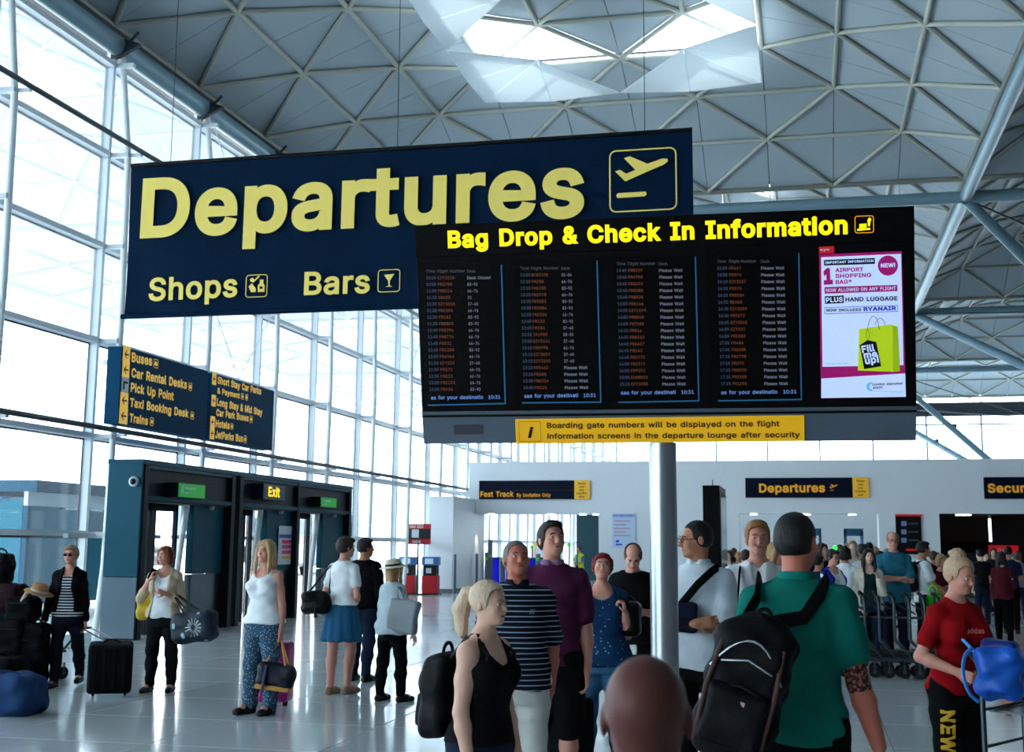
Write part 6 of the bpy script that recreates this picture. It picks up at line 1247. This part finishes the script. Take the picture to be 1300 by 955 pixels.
c = W_(14, 850, 11.2); p = Prop('duffel_bag', 'faded blue duffel bag on the floor at bottom left', 'bag', (c.x, 11.2, .17)); p.soft('body', (.33, .25, .21), cloth('duffel_blue', (34, 62, 104)), .16, amp=.014, f=(16, 13, 15)); p.ltube('strap', arc((-.15, -.12, .18), (.2, -.1, .17), (0, 0, .06)), .018, cloth('duffel_strap', (24, 40, 70)), flat=.4)
# cabin bag gauges by the white block
q = Vector((on(529, 740, 1, 40.4).x+.12, 40.4, 0)); rd = mat('gauge_red', (176, 18, 26), .45); gb = mat('gauge_blue', (50, 110, 170), .45)
st = thing('sign_stand', 'red and black sign on a pole between the two bag gauges', 'sign stand', (q.x, q.y-.3, 0)); tb('pole', [(0, 0, 0), (0, 0, 1.7)], .03, tr_b, st); MB().lathe([(.2, 0), (.2, .03), (.04, .05)], 14).build('base', tr_b, st)
o = bx('sign_panel', (-.4, -.02, 1.62), (.42, .02, 2.28), rd, st, .006); bx('black_band', (-.39, -.028, 1.8), (.41, -.018, 2.12), tr_b, o); bx('picture', (-.22, -.032, 1.84), (.02, -.026, 2.1), mat('picture_grey', (190, 196, 206), .5), o); text('BAG SIZE', wht_p, st, -.28, 2.15, .09, .45, -.03); text('CHECK', wht_p, st, -.2, 1.66, .09, .3, -.03)
for k_, dx in enumerate((-.42, .36)):
    t = thing('bag_gauge', ['left', 'right'][k_]+' blue topped bag size gauge by the white block', 'bag gauge', (q.x+dx, q.y, 0), .1, 'bag gauges')
    bx('red_base', (-.25, -.25, .05), (.25, .25, .62), rd, t, .02); bx('black_middle', (-.22, -.22, .62), (.22, .22, .95), tr_b, t, .01); bx('blue_top', (-.27, -.26, .95), (.27, .26, 1.22), gb, t, .02); bx('notice', (-.15, -.29, 1.0), (.12, -.262, 1.17), wht_p, t); bx('side_notice', (-.12, -.235, .7), (.05, -.221, .86), mat('picture_grey', (190, 196, 206)), t); bx('foot', (-.3, -.3, 0), (.3, .3, .05), tr_b, t)
    for s in (-1, 1): tb('guide_rail', [(s*.26, -.24, .62), (s*.26, -.24, .96)], .015, tr_b, t, 6)
# fast track desk and gates behind the wall
bd = thing('barrier_desk', 'blue fronted desk inside the fast track opening', 'desk', (on(655, 730, 1, 47.5).x, 47.5, 0)); bx('front_panel', (-1.1, 0, .1), (1.1, .06, 1.12), mat('desk_blue', (10, 20, 190), .4, emit=.15), bd); bx('desk_top', (-1.15, -.05, 1.12), (1.15, .5, 1.16), tr_m, bd); bx('plinth', (-1.1, .02, 0), (1.1, .4, .1), tr_b, bd); bx('white_upright', (-.42, -.03, .1), (-.36, 0, 1.1), wht_p, bd)
for k_, px in enumerate((618, 622, 637, 683)):
    t = thing('gate_post', ['leftmost grey gate post inside fast track opening', 'second grey gate post inside fast track opening', 'grey gate post with green light at the blue desk', 'grey gate post right of the blue desk'][k_], 'post', (on(px, 740, 1, 46.6+k_*.2).x, 46.6+k_*.2, 0)); tb('post', [(0, 0, 0), (0, 0, [1.35, 1.8, 1.15, 1.3][k_])], .09, guard, t, 12); MB().ell((0, -.1, [1.1, 1.2, 1.08, 1.1][k_]), (.06, .02, .06), 10).build('light', mat('lamp_green', (40, 230, 90), .4, emit=1.5 if k_ > 1 else .1), t)
for k_, (px, py) in enumerate(((675, 695), (722, 692))):
    pt_ = on(px, py, 1, 56); t = thing('gate_light', ['left', 'right'][k_]+' small green light deep inside the fast track area', 'light', pt_); MB().ell((0, 0, 0), (.09, .03, .09), 10).build('lens', mat('lamp_green', (40, 230, 90)), t); tb('stem', [(0, .03, 0), (0, .03, -pt_.z)], .03, guard, t)
t = thing('notice_frame', 'yellow framed notice deep inside the fast track area', 'notice', on(690, 699, 1, 55)); MB().box((-.4, 0, -.36), (.4, .04, .36), bev=.01).build('frame', amb2, t); bx('sheet', (-.33, -.01, -.28), (.33, .005, .2), wht_p, t); tb('stem', [(0, .03, -.36), (0, .03, -t.location.z)], .03, guard, t)
# walk-through detectors past the departures opening
arcm = mat('detector_blue', (40, 92, 124), .4)
for k_, (x0, x1) in enumerate(((1024, 1041), (1073, 1094))):
    a, b_ = on(x0, 680, 1, 52), on(x1, 680, 1, 52); t = thing('metal_detector', ['left', 'right'][k_]+' blue walk through detector arch beyond the crowd', 'detector', ((a.x+b_.x)/2, 52, 0)); wd = (b_.x-a.x)/2
    for s in (-1, 1): bx('side_panel', (s*wd-.05, -.3, 0), (s*wd+.05, .3, 2.25), arcm, t)
    bx('header', (-wd-.05, -.3, 2.08), (wd+.05, .3, 2.36), arcm, t)
t = thing('signal_lamp', 'bright green signal lamp above the crowd at departures', 'lamp', on(1060, 696.5, 1, 30)); MB().ell((0, 0, 0), (.05, .03, .07)).build('lens', mat('lamp_green_bright', (30, 255, 60), .4, emit=2.0), t); tb('stem', [(0, .06, 0), (0, .06, -t.location.z)], .03, guard, t)
# dim security area: shelf and red display
t = thing('display_unit', 'dark display unit with red sign in the dim security area', 'display', on(1275, 720, 1, 48.5)); t.location.z = 0; bx('cabinet', (-.6, 0, 0), (.6, .5, 1.7), dk, t); bx('red_sign', (-.5, -.02, 1.42), (.5, .01, 1.75), red_s, t); text('SHOP', wht_p, t, -.2, 1.52, .13, .42, -.03); bx('pale_screen', (-.45, -.02, 1.1), (.45, .01, 1.36), mat('screen_pale', (90, 130, 150), .4, emit=.4), t)
t = thing('wall_shelf', 'dark shelf on the brown wall of the security area', 'shelf', on(1222, 698, 1, 49.8)); bx('shelf_board', (-1.1, -.2, -.1), (1.2, .15, .3), ink, t); bx('shelf_goods', (-.6, -.24, -.5), (.7, .1, -.12), mat('goods_grey', (96, 110, 120), .5), t)
t = thing('green_bag', 'bright green bag hanging on the handle of the rightmost trolley', 'bag', (on(xs[-1], 780, 1, 17.6).x-.05, 17.6, .93)); p_ = Vox((-.3, -.2, -.3), (.3, .2, .3), .012); p_.rbox((0, 0, 0), (.09, .06, .12), .04, 0); p_.fold(.008, 20, 20, 20); link('body', p_.mesh('body', mat('green_neon', (60, 220, 50), .5)), t); tb('handle', arc((-.06, 0, .14), (.06, 0, .14), (0, 0, .1)), .01, mat('green_neon', (60, 220, 50)), t)
# ------------------------------------------------------------------ outside the glass
def coach(label, at, rz, body, L=11.5):
    t = thing('coach', label, 'coach', at, rz); v = MB().box((-1.25, 0, .45), (1.25, L, 3.35), bev=.18).build('body', body, t); dg = mat('coach_glass', (40, 70, 84), .12)
    for s in (-1, 1):
        for k in range(7): bx('side_window', (s*1.26-.012, .5+k*1.5, 1.65), (s*1.26+.012, 1.9+k*1.5, 2.85), dg, t)
        for y in (2.0, L-2.6): w_ = MB().tube([(s*1.1-.16, y, .5), (s*1.1+.16, y, .5)], .5, 18).build('wheel', rubber, t)
    bx('windscreen', (-1.1, -.015, 1.5), (1.1, .02, 2.95), dg, t); bx('bumper', (-1.2, -.05, .42), (1.2, .1, .8), ink, t)
    for s in (-1, 1): bx('headlamp', (s*.9-.2, -.02, .9), (s*.9+.2, .02, 1.1), wht_p, t)
    return t
coach('dark blue coach parked outside beyond the bus shelter', (-25.4, 34, -.05), .1, mat('coach_blue', (30, 48, 104), .3, coat=.4)); coach('white coach parked outside far along the forecourt', (-27, 62, -.05), .05, mat('coach_white', (200, 206, 212), .3)); coach('maroon coach parked outside beside the blue one', (-29.6, 36, -.05), .1, mat('coach_maroon', (110, 30, 70), .3))
def car(label, at, rz, m):
    t = thing('car', label, 'car', at, rz); v = Vox((-1, -2.3, 0), (1, 2.3, 1.7), .05); v.rbox((0, 0, .62), (.86, 2.1, .34), .2, 0); v.rbox((0, .15, 1.08), (.68, 1.05, .36), .25, .12); link('body', v.mesh('body', m), t)
    for s in (-1, 1):
        for y in (-1.35, 1.35): MB().tube([(s*.78-.1, y, .32), (s*.78+.1, y, .32)], .32, 14).build('wheel', rubber, t)
        bx('side_window', (s*.69-.01, -.6, 1.0), (s*.69+.01, .9, 1.3), mat('coach_glass', (40, 70, 84)), t)
    return t
for k_, (x, y, rgb, lab) in enumerate(((-33, 54, (40, 60, 110), 'blue car'), (-36, 60, (150, 30, 36), 'red car'), (-38, 70, (60, 66, 72), 'grey car'), (-34, 78, (210, 214, 218), 'white car'), (-40, 86, (30, 34, 40), 'black car'))): car(f'{lab} parked outside beyond the glass', (x, y, -.05), .2+k_*.1, mat('car_%d' % k_, rgb, .3, coat=.5))
sh = thing('bus_shelter', 'glazed teal bus shelter outside the left window', 'bus shelter', (-18.9, 25.0, -.05)); tf = mat('shelter_teal', (10, 80, 108), .5, spec=.1); tg = mat('shelter_glazing', (16, 116, 138), .3, spec=.1)
for y in (0, 2.4, 4.8):
    for x in (0, 2.2): bx('post', (x-.06, y-.06, 0), (x+.06, y+.06, 2.75), tf, sh)
bx('roof', (-.3, -.3, 2.75), (2.6, 5.1, 3.0), tf, sh); bx('fascia', (2.3, -.3, 2.45), (2.4, 5.1, 2.75), wht_p, sh)
for y in (.1, 2.5): bx('glass_panel', (-.02, y, .3), (.02, y+2.2, 2.6), tg, sh); bx('glass_panel', (2.18, y, .3), (2.22, y+2.2, 2.4), tg, sh)
bx('end_glass', (.1, -.02, .3), (2.1, .02, 2.6), tg, sh); bx('bench', (.2, .3, .45), (.6, 4.5, .52), tr_b, sh)
for k_, y in enumerate((.3, 4.5)): bx('bench_leg', (.35, y, 0), (.45, y+.1, .45), tr_b, sh)
far = thing('hotel_building', 'pale low building far beyond the forecourt', 'building', (-85, 60, 0)); bx('walls', (-8, -40, 0), (0, 60, 9), mat('building_pale', (170, 176, 180), .8), far); bx('roof', (-8.5, -40.5, 9), (.5, 60.5, 9.8), tr_m, far)
for k_ in range(20):
    for z in (1.5, 5): bx('window', (.0, -37+k_*4.8, z), (.05, -34+k_*4.8, z+2), mat('coach_glass', (40, 70, 84)), far)
